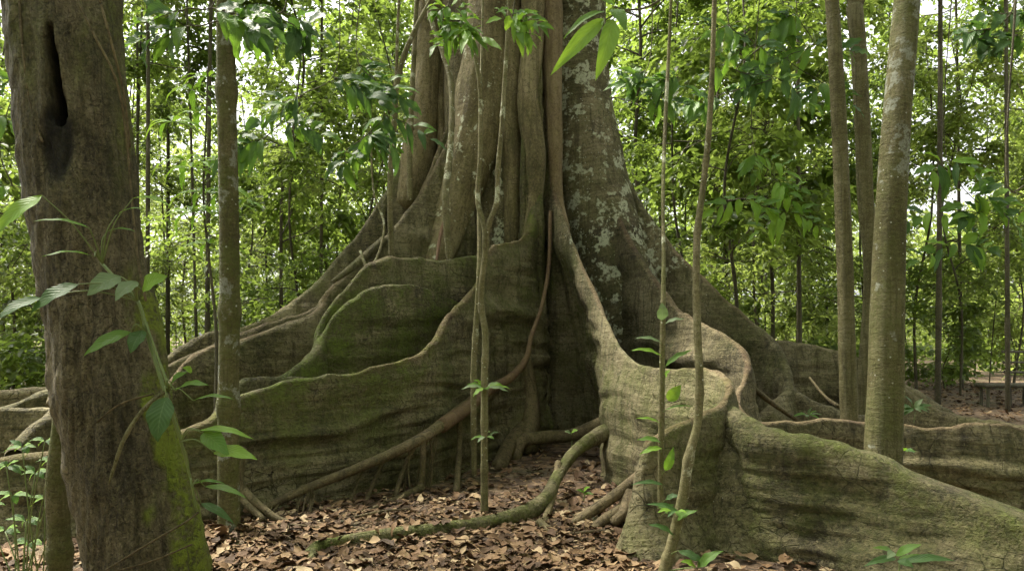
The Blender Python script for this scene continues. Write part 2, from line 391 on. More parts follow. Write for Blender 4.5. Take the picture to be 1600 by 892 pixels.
def buttress(ctrl, r=.05, thick=.07, foot=.3, footh=.3, n=150, rows=44, wav=.036, wob=.1, seed=0, red=.5, moss=.5, lich=.15, endround=False, name='buttress_root', lean=0.0, mossrim=.0, bulge=0.0):
    """a plank root: ctrl rows (px,py,D) follow its crest; the walls drop from the crest to the ground"""
    P0 = [np.r_[W(*c[:3]), (c[3] if len(c) > 3 else 1.0), (c[4] if len(c) > 4 else lean)] for c in ctrl]
    S, u = spline(P0, n); P = S[:, :3]; LN = S[:, 4]
    RS = S[:, 3] * (1 + .4 * vnoise(u * 2.1, seed * .7, 0, 5) + .3 * vnoise(u * 6.5, seed * .7, 0, 6))
    P[:, 2] += .02 * vnoise(u * 3.1, seed, 0, 7) + .012 * vnoise(u * 9, seed, 0, 8)
    d3 = np.gradient(P, axis=0); T = d3[:, :2].copy()
    k = np.exp(-np.linspace(-2, 2, 2 * (n // 40) + 3) ** 2); k /= k.sum(); h = len(k) // 2
    Tp = np.vstack([np.repeat(T[:1], h, 0), T, np.repeat(T[-1:], h, 0)])
    T = np.stack([np.convolve(Tp[:, q], k, 'valid') for q in (0, 1)], 1)
    tl = np.linalg.norm(T, axis=1)
    T /= tl[:, None] + 1e-9
    cs = np.clip(np.linalg.norm(d3[:, :2], axis=1) / (np.linalg.norm(d3, axis=1) + 1e-9), .10, 1)
    Nn = np.stack([-T[:, 1], T[:, 0]], 1)
    g = gz(P[:, 0], P[:, 1]) - .14
    H = np.maximum(P[:, 2] - g, .02)
    rr = r * RS
    phi = np.linspace(0, np.pi / 2, 6)
    capz = np.minimum(rr[:, None] * (1 - np.cos(phi))[None] / cs[:, None], (.5 * H)[:, None] * (1 - np.cos(phi))[None])
    t = np.linspace(0, 1, rows + 1)[1:]
    z = np.concatenate([P[:, 2:3] - capz, (P[:, 2] - capz[:, -1])[:, None] * (1 - t)[None] + g[:, None] * t[None]], 1)   # n x K
    d = (P[:, 2:3] - z) * cs[:, None]
    K = z.shape[1]
    capw = np.concatenate([np.sin(phi), np.ones(rows)])[None] * rr[:, None]
    zz = np.maximum(z - g[:, None], 0)
    fn = .65 + .7 * vnoise(u * 1.1, seed * 3.1, .5, seed) + .35 * vnoise(u * 3.3, seed, .2, seed + 3)
    w = capw + thick * (1 - np.exp(-d / .4)) - .08 * rr[:, None] * np.exp(-((d - rr[:, None] * 2.5) / (rr[:, None] * 1.5)) ** 2) * (d > rr[:, None])
    w = w + (foot * np.clip(fn, .15, 2) * sstep(0.05, .8, H))[:, None] * np.exp(-zz / footh)
    w = np.maximum(w, .004)
    uu = np.broadcast_to(u[:, None], z.shape)
    fade = sstep(.03, .45, d)
    off = wob * fbm(uu * .55, z * .7, seed * 1.3, seed, 2) * sstep(0, .9, d) + LN[:, None] * np.minimum(d, 2.2) * sstep(0, .6, d)
    px, py = np.broadcast_to(P[:, :1], z.shape), np.broadcast_to(P[:, 1:2], z.shape)
    def rip(s):
        q = vnoise(uu * .8, z * 1.1, s, s)          # folds follow the crest: long horizontal wrinkles
        a = fbm(uu * .38 + q * .25, (z + .16 * q) * 4.2, s * 1.7, s, 3)
        a = np.sign(a) * np.abs(a) ** .8
        b = fbm(uu * 1.6, (z + .05 * q) * 13, s, s + 5, 2)
        lump = fbm(uu * 1.3, z * 1.5, s, s + 9, 2)
        return 1.35 * wav * fade * (1.5 * a + .5 * b) + .09 * fade * lump
    L = off + w + rip(seed + 1); R = off - w + rip(seed + 41)
    def side(o): return np.stack([px + Nn[:, :1] * o, py + Nn[:, 1:] * o, z], -1)
    sec = np.concatenate([side(L)[:, ::-1], side(R)[:, 1:]], 1)         # left foot ... crest ... right foot
    dd = np.concatenate([d[:, ::-1], d[:, 1:]], 1); zs = np.concatenate([z[:, ::-1], z[:, 1:]], 1)
    us = np.broadcast_to(u[:, None], zs.shape).copy()
    if endround:
        e = [sec]; ed = [dd]; ez = [zs]; eu = [us]
        c = (off[-1]); mid = np.stack([px[-1] + Nn[-1, 0] * c, py[-1] + Nn[-1, 1] * c, z[-1]], -1)
        mids = np.concatenate([mid[::-1], mid[1:]], 0); ww = np.concatenate([w[-1][::-1], w[-1][1:]])
        for a in np.linspace(0, np.pi / 2, 9)[1:]:
            v = mids + (sec[-1] - mids) * math.cos(a); v = v + np.r_[T[-1], 0] * (ww * math.sin(a) * 1.15)[:, None]
            v[:, 2] = v[:, 2] - .04 * (1 - math.cos(a))
            e.append(v[None]); ed.append(dd[-1:]); ez.append(zs[-1:]); eu.append(us[-1:] + .12 * math.sin(a))
        sec, dd, zs, us = [np.concatenate(q, 0) for q in (e, ed, ez, eu)]
    nn, kk = sec.shape[:2]
    A = np.zeros((nn, kk, 3))
    A[..., 0] = red * np.exp(-(dd / (r * .55)) ** 2) * sstep(-.25, .3, vnoise(us * .9, seed + .5, 0, 77) + .12)
    A[..., 1] = np.clip(moss + .5 * fbm(us * .5, zs * .9, seed, 55) + mossrim * np.exp(-dd / .12), 0, 1.2)
    A[..., 2] = np.clip(lich + .5 * vnoise(us * .45, zs * .7, seed, 91), 0, 1) * (.35 + .65 * sstep(.9, 2.2, zs)) if lich > 0 else 0
    o = part(name, giant, sec.reshape(-1, 3), grid_faces(nn, kk), M['giant'], uv=np.stack([us, zs], -1).reshape(-1, 2), att=A.reshape(-1, 3))
    return o

# core of the trunk, fluted
zc = np.r_[np.linspace(-.15, 8, 110), np.linspace(8.2, 16, 30)]
th = np.linspace(0, 2 * np.pi, 200, endpoint=False)
TH, ZC = np.meshgrid(th, zc)
lob = np.zeros_like(TH)
for a, wd_, am in ((-128, 13, .20), (-108, 9, .12), (-88, 7, .16), (-70, 6, .14), (-45, 14, .16), (-12, 16, .22), (150, 18, .2), (185, 12, .18), (-160, 10, .16), (60, 20, .2), (105, 15, .2)):
    da = (np.degrees(TH) - a + 180 + 4 * np.sin(ZC * .6 + a)) % 360 - 180
    lob += am * np.exp(-(da / wd_) ** 2)
RC = 1.12 + lob + .55 * np.exp(-np.maximum(ZC, 0) / .9) + .05 * fbm(np.cos(TH) * 3, np.sin(TH) * 3, ZC * .35, 4) + .015 * fbm(np.cos(TH) * 9, np.sin(TH) * 9, ZC * 3, 5)
RC = RC - np.minimum(RC - .35, 1.15) * np.exp(-((np.degrees(TH) - 302) / 17) ** 4) * (1 - sstep(2.4, 4.6, ZC))
VC = np.stack([GX + RC * np.cos(TH), GY + RC * np.sin(TH), ZC], -1)
AC = np.zeros(VC.shape); AC[..., 1] = np.clip(.35 + .5 * fbm(TH * 2, ZC * .6, 1, 3), 0, 1); AC[..., 2] = np.clip(.55 + .6 * vnoise(TH * 3, ZC * .6, 2, 4), 0, 1) * sstep(1, 2.2, ZC)
part('trunk', giant, VC.reshape(-1, 3), grid_faces(len(zc), 200, True), M['giant'], uv=np.stack([ZC * .35, TH * 1.3], -1).reshape(-1, 2), att=AC.reshape(-1, 3))

BT = {}
# far left crest, the tree's left outline
buttress([(668, -60, 12.4), (660, 60, 12.4), (648, 160, 12.4), (632, 230, 12.35), (607, 290, 12.3), (560, 362, 12.2), (503, 430, 12.1), (440, 483, 12), (372, 513, 11.9), (320, 522, 11.7), (285, 540, 11.5), (258, 560, 11.2), (200, 585, 10.8), (90, 600, 10.2), (-60, 615, 9.6)], r=.06, thick=.16, foot=.3, seed=3, red=.15, moss=.45, lich=.25, n=220)
buttress([(748, -60, 11.3), (742, 60, 11.25), (728, 140, 11.2), (700, 215, 11.1), (655, 302, 10.9), (610, 360, 10.7), (552, 416, 10.5), (508, 458, 10.2), (500, 478, 10.0), (470, 495, 9.8), (430, 512, 9.5), (372, 530, 9.2), (322, 545, 8.9), (290, 565, 8.7), (268, 592, 8.5), (225, 620, 8.2), (120, 640, 7.9)], r=.05, thick=.16, foot=.25, seed=7, red=.35, moss=.5, lich=.3, n=220)
buttress([(700, 190, 11.5), (655, 300, 11.35), (600, 372, 11.15), (545, 432, 10.9), (510, 470, 10.6), (478, 486, 10.4), (430, 500, 10.1), (372, 520, 9.75), (300, 552, 9.3), (262, 570, 9.2)], r=.045, thick=.14, foot=.2, seed=8, red=.25, moss=.4, lich=.25, n=150)
# mossy wall with a broad level crest
buttress([(800, 390, 10.7), (748, 400, 10.2), (715, 405, 9.95), (672, 406, 9.7), (632, 402, 9.4), (602, 404, 9.1), (572, 416, 8.9), (540, 450, 8.75), (512, 482, 8.65), (500, 508, 8.55), (494, 540, 8.4), (470, 566, 8.15), (430, 600, 7.8), (395, 625, 7.5)], r=.045, thick=.1, foot=.3, seed=11, red=.25, moss=.85, lich=.1, n=180, mossrim=.3)
buttress([(720, 474, 9.62, .15), (690, 460, 9.38, .15), (655, 449, 9.1, .3), (610, 447, 8.82, .7), (575, 453, 8.58, 1), (548, 468, 8.45), (520, 494, 8.4), (503, 520, 8.35), (494, 540, 8.2), (462, 570, 7.95), (432, 590, 7.7), (418, 600, 7.55)], r=.04, thick=.12, foot=.25, seed=13, red=.0, moss=.95, lich=.1, n=130, mossrim=.5)
buttress([(500, 590, 8.0), (430, 588, 7.6), (400, 588, 7.45), (378, 596, 7.3), (350, 620, 7.1), (330, 660, 6.95)], r=.04, thick=.08, foot=.2, seed=14, red=0, moss=.5, n=60, rows=24)
# front left wall, from the high front column down to the ground on the left
buttress([(836, -60, 11.0), (833, 60, 10.97), (826, 150, 10.93), (837, 245, 10.85, 1.1), (833, 315, 10.75, 1.0), (826, 352, 10.6, .7), (812, 374, 10.35, .37), (790, 380, 10.1, .34), (770, 384, 9.9, .34), (757, 402, 9.7, .34), (748, 436, 9.4, .34), (730, 460, 9.1, .34), (700, 492, 8.65, .34), (683, 520, 8.3, .37), (668, 540, 8.05, .37), (640, 560, 7.8, .34), (582, 574, 7.5, .30), (500, 589, 7.15, .30), (440, 599, 6.95, .34), (395, 607, 6.8, .34), (362, 624, 6.65, .37), (335, 645, 6.5, .40), (285, 668, 6.3, .40), (190, 690, 6.1, .40), (60, 706, 5.9, .40), (-90, 730, 5.7, .40)], r=.09, thick=.09, foot=.24, footh=.32, seed=17, red=.35, moss=.55, lich=.22, n=300, rows=70, wav=.055, wob=.14, mossrim=.45)
# front right wall: sweeps towards the viewer, folds back on itself and ends in a blunt nose
buttress([(852, -60, 11.2), (856, 100, 11.15), (862, 200, 11.05), (866, 270, 10.95), (868, 305, 10.8, 1, .25), (884, 350, 10.4, 1, .32), (910, 415, 9.75, 1, .34), (935, 468, 9.1, 1, .22), (950, 510, 8.6, 1, .06), (972, 548, 8.1), (1000, 569, 7.65), (1035, 577, 7.25), (1068, 578, 7.0), (1100, 574, 6.8), (1124, 579, 6.58), (1138, 596, 6.3), (1137, 614, 6.02), (1122, 632, 5.8), (1095, 649, 5.65), (1058, 665, 5.52), (1015, 684, 5.42)], r=.031, thick=.11, foot=.26, footh=.3, seed=23, red=.38, moss=.5, lich=.35, n=280, rows=56, wav=.028, wob=.08, endround=True)
# its right hand branch, running out of the picture
buttress([(1108, 640, 6.25, .3), (1128, 630, 6.05, .5), (1146, 637, 5.85, 1.0), (1166, 654, 5.68, 1.4), (1200, 671, 5.5, 1.4), (1250, 681, 5.35, 1.2), (1310, 694, 5.2), (1370, 715, 5.05), (1440, 745, 4.9), (1520, 773, 4.72), (1600, 802, 4.55), (1720, 850, 4.3), (1860, 910, 4.05)], r=.06, thick=.12, foot=.34, footh=.5, seed=29, red=.0, moss=.4, lich=.3, n=200, rows=60, wav=.055, wob=.14, mossrim=.3)
# second right wall, S-curved, running on to the right
buttress([(948, 150, 11.9), (953, 235, 11.7), (962, 320, 11.3), (982, 370, 10.9), (1012, 418, 10.3), (1045, 464, 9.7), (1080, 498, 9.1), (1120, 516, 8.6), (1152, 536, 8.2), (1168, 562, 7.85), (1163, 590, 7.5), (1152, 615, 7.2), (1160, 640, 6.95), (1188, 657, 6.85, .6), (1250, 660, 6.8, .55), (1310, 655, 6.8, .5), (1380, 659, 6.75, .5), (1450, 669, 6.65, .6), (1520, 661, 6.6, .6), (1565, 660, 6.55, .6), (1610, 668, 6.5, .6), (1720, 690, 6.4, .6)], r=.038, thick=.11, foot=.26, seed=31, red=.3, moss=.4, lich=.35, n=260, rows=50, wav=.045)
# right outline of the tree
buttress([(928, -80, 12.2), (931, 60, 12.1), (938, 140, 12.05), (958, 222, 11.9), (1000, 312, 11.6), (1050, 382, 11.3), (1100, 434, 11.0), (1150, 481, 10.7), (1195, 518, 10.4), (1218, 546, 10.1), (1231, 578, 9.85), (1230, 606, 9.6), (1205, 632, 9.3), (1180, 650, 9.15)], r=.05, thick=.13, foot=.3, seed=37, red=.6, moss=.35, lich=.95, n=200, rows=60)
buttress([(1215, 575, 9.95), (1235, 600, 9.75), (1262, 620, 9.6), (1300, 635, 9.5), (1345, 648, 9.4), (1400, 652, 9.2)], r=.06, thick=.1, foot=.25, seed=39, red=.6, moss=.2, n=60, rows=24)
# low far wall behind, to the right
buttress([(1130, 500, 12.6), (1215, 530, 12.8), (1275, 539, 12.9), (1320, 552, 12.8), (1400, 592, 12.5), (1450, 620, 12.3), (1490, 645, 12.1), (1540, 670, 12)], r=.07, thick=.15, foot=.5, seed=41, red=.1, moss=.2, lich=.1, n=110, rows=36)
buttress([(1330, 575, 12.2), (1400, 600, 11.6), (1440, 625, 11.2), (1500, 650, 10.8), (1600, 662, 10.4), (1750, 670, 10)], r=.06, thick=.1, foot=.3, seed=43, red=.1, moss=.2, lich=.1, n=90, rows=24)
# low roots on the left behind the leaning trunk
buttress([(230, 560, 9.0), (120, 588, 8.6), (70, 607, 8.3), (20, 628, 8.0), (-60, 650, 7.8)], r=.07, thick=.08, foot=.15, seed=47, red=0, moss=.4, n=60, rows=20)
buttress([(250, 640, 7.3), (120, 640, 7.2), (0, 640, 7.1), (-80, 642, 7.0)], r=.04, thick=.08, foot=.2, seed=49, red=0, moss=.2, n=60, rows=24)
buttress([(150, 595, 7.2), (100, 625, 6.9), (75, 650, 6.7), (45, 668, 6.5), (25, 690, 6.35), (22, 700, 6.3)], r=.05, thick=.06, foot=.12, seed=51, red=0, moss=.3, n=60, rows=20)

def limb(ctrl, rad, mat='column', name='column', n=60, seg=14, moss=.3, lich=.2, red=0, parent=None, **k):
    V, fs, uv, S = tube([W(*c) for c in ctrl], rad, n, seg, **k)
    return part(name, parent or giant, V, fs, M[mat], uv=uv, att=tints(V, red, moss, lich))
limb([(1132, 650, 6.05), (1142, 700, 5.85), (1150, 780, 5.7), (1156, 930, 5.55)], [.05, .17, .26, .42], mat='giant', name='buttress_root', seed=71, n=40, seg=40, moss=.35, lich=.4, rough=.12, lump=5)
# upright columns fused to the trunk's front
limb([(676, -60, 11.80), (672, 60, 11.80), (664, 150, 11.80), (655, 240, 11.75), (640, 320, 11.70)], [0.228, 0.228, 0.240, 0.264, 0.192], rough=.13, seed=1, n=50, seg=20)
limb([(770, -60, 11.25), (765, 60, 11.25), (752, 150, 11.25), (740, 230, 11.20), (715, 310, 11.10), (690, 390, 10.90), (670, 440, 10.70)], [0.360, 0.360, 0.372, 0.360, 0.288, 0.216, 0.144], rough=.13, seed=2, n=70, seg=24, lich=.85)
limb([(796, -60, 11.20), (800, 60, 11.20), (797, 200, 11.20), (800, 265, 11.15), (800, 400, 11.10)], [0.168, 0.156, 0.156, 0.144, 0.120], rough=.13, seed=3, n=50)
limb([(833, -60, 11.05), (833, 60, 11.02), (826, 160, 10.98), (836, 250, 10.90), (834, 320, 10.85), (824, 365, 10.75), (815, 420, 10.60)], [0.192, 0.180, 0.180, 0.156, 0.108, 0.060, 0.036], rough=.13, seed=4, n=60, seg=20)
limb([(860, -60, 11.15), (862, 80, 11.10), (866, 200, 11.05), (870, 300, 10.95), (885, 360, 10.60)], [0.168, 0.156, 0.120, 0.084, 0.060], rough=.13, seed=5, n=60, seg=16, red=.3)
limb([(898, -60, 11.85), (900, 80, 11.85), (910, 200, 11.85), (930, 320, 11.8), (958, 430, 11.6), (995, 520, 11.3), (1030, 620, 10.9)], [.5, .5, .54, .6, .62, .58, .5], mat='giant', name='trunk_flank', seed=6, n=90, seg=48, lich=.96, moss=.4, rough=.05)
limb([(702, -60, 11.70), (706, 60, 11.70), (712, 160, 11.60), (700, 240, 11.50)], [0.096, 0.108, 0.120, 0.096], rough=.13, seed=7, n=40)
limb([(690, -60, 11.85), (688, 100, 11.80), (690, 250, 11.70)], [0.084, 0.084, 0.072], rough=.13, seed=8, n=40)
limb([(700, 335, 10.8), (690, 360, 10.65), (682, 408, 10.4)], [.03, .028, .02], seed=9, n=30, red=.8, mat='root')
limb([(600, 375, 10.6), (560, 410, 10.3), (520, 440, 10.1)], [.06, .06, .03], seed=10, n=30, mat='giant', moss=.5)
limb([(860, 330, 10.75), (857, 420, 10.5), (846, 480, 10.2), (830, 525, 9.9), (822, 560, 9.65), (800, 588, 9.35), (760, 612, 8.85), (725, 640, 8.3), (690, 665, 7.8)], [.025, .028, .028, .032, .04, .055, .065, .075, .08], seed=11, n=80, red=.45, mat='root', name='prop_root')
PROP = limb([(740, 622, 8.75), (712, 645, 8.2), (662, 683, 7.5), (610, 710, 7.2), (550, 735, 6.95), (470, 767, 6.68), (400, 800, 6.45)], [.05, .06, .058, .05, .045, .04, .03], seed=12, n=80, mat='root', name='prop_root')
for i, (a, b, r0) in enumerate([(((660, 684, 7.45)), [(661, 720, 7.4), (657, 768, 7.38)], .032), ((717, 640, 8.2), [(718, 690, 8.2), (713, 768, 7.45)], .035), ((650, 692, 7.4), [(630, 735, 7.35), (618, 775, 7.2)], .025),
                               ((600, 714, 7.15), [(585, 750, 7.1), (570, 788, 6.95)], .022), ((487, 762, 6.7), [(486, 780, 6.7), (484, 803, 6.55)], .018), ((660, 760, 7.35), [(620, 780, 7.1), (565, 806, 6.5)], .04)]):
    limb([a] + b, [r0, r0 * .9, r0 * 1.1], seed=20 + i, n=24, seg=9, mat='root', name='rootlet', parent=PROP)
for i, pts in enumerate([[(372, 755, 6.5), (395, 780, 6.35), (430, 808, 6.25), (450, 815, 6.2)], [(378, 700, 6.5), (376, 770, 6.4), (410, 812, 6.2)], [(398, 790, 6.4), (402, 800, 6.35), (400, 815, 6.3)]]):
    limb(pts, [.04, .035, .03, .02][:len(pts)], seed=30 + i, n=24, seg=9, mat='root', name='prop_root')
for i in range(16):          # rootlets hanging from the long prop root to the soil
    q = rng.uniform(0, 1); x = 690 - 280 * q; D_ = np.interp(x, [400, 470, 550, 610, 662, 712], [6.45, 6.68, 6.95, 7.2, 7.5, 8.2]); y = np.interp(x, [400, 470, 550, 610, 662, 712], [800, 767, 735, 710, 683, 645])
    D2 = D_ - rng.uniform(.0, .2); yg = HOR + EYE * F / D2; x2 = x + rng.uniform(-28, 10)
    limb([(x, y, D_), ((x + x2) / 2 + rng.uniform(-5, 5), (y + yg) / 2, (D_ + D2) / 2), (x2, yg + 6, D2)], [.011, .009, .012], seed=80 + i, n=14, seg=6, mat='root', name='rootlet', parent=PROP)
# roots in and before the dark recess
limb([(800, 720, 9.4), (815, 690, 9.6), (850, 683, 9.7), (890, 680, 9.5), (930, 668, 9.35), (990, 640, 9.25)], [.1, .09, .09, .08, .1, .12], seed=33, n=40, mat='root', name='surface_root')
limb([(830, 660, 10.2), (800, 690, 9.6), (780, 730, 8.7)], [.13, .1, .1], seed=34, n=30, mat='root', name='surface_root')
limb([(822, 560, 10.3), (830, 640, 10.2), (820, 700, 9.7)], [.08, .12, .16], seed=35, n=30, mat='root', name='surface_root')
limb([(985, 652, 8.35), (952, 672, 8.3), (928, 684, 8.2), (904, 700, 7.9), (882, 725, 7.45), (868, 750, 7.0), (856, 775, 6.6), (828, 798, 6.3), (770, 816, 6.05), (690, 828, 5.87), (600, 839, 5.68), (530, 848, 5.55), (494, 857, 5.42), (482, 880, 5.2)], [.1, .09, .08, .068, .06, .06, .065, .068, .068, .066, .064, .06, .056, .05], seed=36, n=140, seg=18, mat='giant', name='surface_root', moss=.85, rough=.16, lump=7)
limb([(872, 722, 7.3), (868, 760, 6.85), (856, 800, 6.35), (843, 832, 6.0)], [.03, .032, .03, .03], seed=37, n=30, mat='root', name='surface_root')
limb([(843, 815, 6.1), (865, 835, 5.85), (885, 848, 5.7), (900, 870, 5.45)], [.035, .035, .03, .02], seed=38, n=30, mat='root', name='surface_root')
for i, pts in enumerate([[(1000, 745, 6.4), (960, 775, 6.3), (915, 805, 6.25), (878, 830, 6.05)], [(995, 765, 6.35), (970, 795, 6.25), (940, 815, 6.1), (918, 836, 5.95)], [(985, 770, 6.3), (975, 800, 6.15), (960, 815, 6.05)], [(990, 775, 6.25), (990, 800, 6.1), (985, 815, 6.0)]]):
    limb(pts, [.06, .05, .045, .03][:len(pts)], seed=40 + i, n=30, seg=10, mat='root', name='surface_root', moss=.1)
for i, pts in enumerate([[(1170, 600, 8.0), (1200, 625, 8.5), (1245, 656, 9.0)], [(1265, 590, 11.5), (1290, 620, 11), (1310, 634, 10.6)], [(110, 598, 8.0), (82, 622, 7.6), (76, 632, 7.5)], [(125, 600, 8.0), (100, 625, 7.5), (88, 640, 7.3)]]):
    limb(pts, [[.03, .03, .025], [.018, .022, .026], [.05, .045, .03], [.05, .045, .03]][i], seed=50 + i, n=24, seg=9, mat='root', name='surface_root')

# ------------------------------------------------------------------ leaves
def leafcloud(B, D, size, r, nrm=None, wid=.36, jit=.3):
    """blades: base points B, axis directions D (unit), lengths size. Two folded quads each. returns V, F, tint"""
    k = len(B); D = D / (np.linalg.norm(D, axis=1)[:, None] + 1e-9)
    up = np.tile([0, 0, 1.], (k, 1)) + r.normal(0, jit, (k, 3)) if nrm is None else nrm
    S = np.cross(D, up); S /= np.linalg.norm(S, axis=1)[:, None] + 1e-9
    U = np.cross(S, D)
    s = np.asarray(size)[:, None] * np.ones((k, 1)); w = s * wid
    fo = r.uniform(.05, .35, (k, 1)) * w; dr = r.uniform(.0, .22, (k, 1)) * s
    v = np.stack([B, B + D * s * .3 + S * w * .45 + U * fo * .8, B + D * s * .68 + S * w * .42 + U * (fo * .8 - dr * .4), B + D * s - U * dr,
                  B + D * s * .68 - S * w * .42 + U * (fo * .8 - dr * .4), B + D * s * .3 - S * w * .45 + U * fo * .8], 1)
    i = np.arange(k)[:, None] * 6
    f = np.concatenate([i + np.array([[0, 3, 2, 1]]), i + np.array([[0, 5, 4, 3]])], 0)
    t = np.repeat(r.uniform(0, 1, k), 6)
    return v.reshape(-1, 3), f, np.stack([t, t * 0, t * 0], 1)

def crown_data(seed, h0, h1, rad, nb, twigs, lv, ls, droop=.35, shape=.55, stemr=.05):
    """a broadleaved crown about a stem on the z axis between heights h0 and h1: a few long boughs that fork, twigs in loose clumps, leaves along each twig"""
    r = np.random.RandomState(seed)
    bv, bf, off = [], [], 0
    LB, LD, LS = [], [], []
    ex = np.array([0, 0, 1.])
    def wood(P, r0, r1, n_):
        nonlocal off
        V, fs, uv, S = tube(P, np.linspace(r0, r1, len(P)), n_, 4, rough=0, cap=False)
        bv.append(V); bf.append(fs[0] + off); off += len(V)
    nl = max(5, nb // 4)
    for b in range(nl):
        q = r.uniform(0, 1) ** .8; z = h0 + (h1 - h0) * q
        ln = rad * r.uniform(.45, 1.35) * (1.1 - .5 * q)
        a = r.uniform(0, 6.283); el = r.uniform(.05, 1.0)
        d = np.array([math.cos(a) * math.cos(el), math.sin(a) * math.cos(el), math.sin(el)])
        t5 = np.linspace(0, 1, 5)[:, None]
        P = ex * z + d * ln * t5 - ex * droop * ln * t5 ** 2 * r.uniform(.2, 1.2) + r.normal(0, .07 * ln, (5, 3)) * t5
        wood(P, stemr * .4, .007, 7)
        for c in range(4):
            p = r.uniform(.3, 1.0); i = min(int(p * 4), 3); f = p * 4 - i
            b0 = P[i] * (1 - f) + P[i + 1] * f
            a2 = a + r.uniform(-1.4, 1.4); e2 = r.uniform(-.5, .8); l2 = ln * r.uniform(.25, .55)
            d2 = np.array([math.cos(a2) * math.cos(e2), math.sin(a2) * math.cos(e2), math.sin(e2)])
            Q = b0 + d2 * l2 * t5 - ex * .35 * l2 * t5 ** 2
            wood(Q, .011, .004, 4)
            for t in range(twigs):
                base = Q[r.randint(1, 5)] + r.normal(0, .1, 3)
                ta = a2 + r.uniform(-1.7, 1.7); te = r.uniform(-.7, .45)
                td = np.array([math.cos(ta) * math.cos(te), math.sin(ta) * math.cos(te), math.sin(te)])
                tl = r.uniform(.25, .75) * (ls / .15)
                k = max(3, int(lv * r.uniform(.6, 1.4))); s = np.linspace(.1, 1, k)
                pts = base + td * tl * s[:, None] - ex * .35 * tl * (s ** 2)[:, None]
                sd_ = np.cross(td, ex); sd_ /= np.linalg.norm(sd_) + 1e-9
                dirs = td * .6 + sd_ * (np.where(np.arange(k) % 2, 1, -1) * 1.0)[:, None] + np.c_[r.normal(0, .35, (k, 2)), r.normal(-.45, .4, k)]
                LB.append(pts); LD.append(dirs); LS.append(ls * r.uniform(.55, 1.3, k))
    B, D, S_ = np.vstack(LB), np.vstack(LD), np.concatenate(LS)
    v, f, t = leafcloud(B, D, S_, r, wid=.58)
    return (np.vstack(bv), np.vstack(bf)), (v, f, t)

def tree_proto(seed, h, h0, rad, nb, tw, lv, ls, tr, leafm='leaf', barkm='darktrunk', bend=.25):
    """meshes for one kind of forest tree: trunk, branches, crown"""
    r = np.random.RandomState(seed + 500)
    pts = [(0, 0, -.2)] + [(r.normal(0, bend * .3) * q, r.normal(0, bend * .3) * q, h * q) for q in (.25, .5, .75, 1.0)]
    V, fs, uv, S = tube(pts, np.linspace(tr, tr * .4, 5), 36, 10, seed=seed, rough=.07, knots=1.1)
    (bv, bf), (lv_, lf, lt) = crown_data(seed, h0, h, rad, nb, tw, lv, ls, stemr=tr)
    cx = np.interp(bv[:, 2], S[:, 2], S[:, 0]); cy_ = np.interp(bv[:, 2], S[:, 2], S[:, 1]); bv = bv + np.c_[cx, cy_, cx * 0]
    cx = np.interp(lv_[:, 2], S[:, 2], S[:, 0]); cy_ = np.interp(lv_[:, 2], S[:, 2], S[:, 1]); lv_ = lv_ + np.c_[cx, cy_, cx * 0]
    return (mesh('trunk', V, fs, M[barkm], uv=uv, att=tints(V, 0, .3, .3)), mesh('branches', bv, bf, M['darktrunk'], uv=bv[:, :2], att=tints(bv)),
            mesh('crown', lv_, lf, M[leafm], att=lt))

def place_tree(proto, x, y, rot, s, label, group, name='understory_tree', cat='tree', lean=(0, 0)):
    t = thing(name, (x, y, float(gz(x, y))), label, cat, group)
    t.rotation_euler = (lean[0], lean[1], rot); t.scale = (s, s, s)
    for nm, me in zip(('trunk', 'branches', 'crown'), proto): o = link(nm, me, t); o['kind'] = 'stuff' if nm != 'trunk' else 'thing'
    return t

PR = [tree_proto(101, 9.5, 1.8, 2.4, 64, 11, 8, .14, .04, bend=1.3),
      tree_proto(102, 12, 3.4, 2.8, 60, 10, 7, .24, .055, 'leaf', bend=1.3),
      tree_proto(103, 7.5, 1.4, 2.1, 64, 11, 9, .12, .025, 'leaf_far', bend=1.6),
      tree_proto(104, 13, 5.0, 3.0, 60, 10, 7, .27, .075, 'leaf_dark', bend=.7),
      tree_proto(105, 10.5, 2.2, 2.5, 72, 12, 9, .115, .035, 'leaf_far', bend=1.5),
      tree_proto(106, 15, 5.5, 3.4, 76, 11, 8, .2, .085, 'leaf', bend=1.0),
      tree_proto(107, 16, 9.5, 2.6, 48, 9, 8, .2, .048, 'leaf', 'darktrunk', bend=.9)]
SH = [tree_proto(121, 2.2, .25, .9, 24, 7, 8, .16, .016, 'leaf', 'darktrunk', .6), tree_proto(122, 3.2, .4, 1.1, 28, 7, 8, .14, .018, 'leaf_far', 'darktrunk', .6),
      tree_proto(123, 1.4, .15, .8, 20, 7, 8, .18, .012, 'leaf', 'darktrunk', .5)]

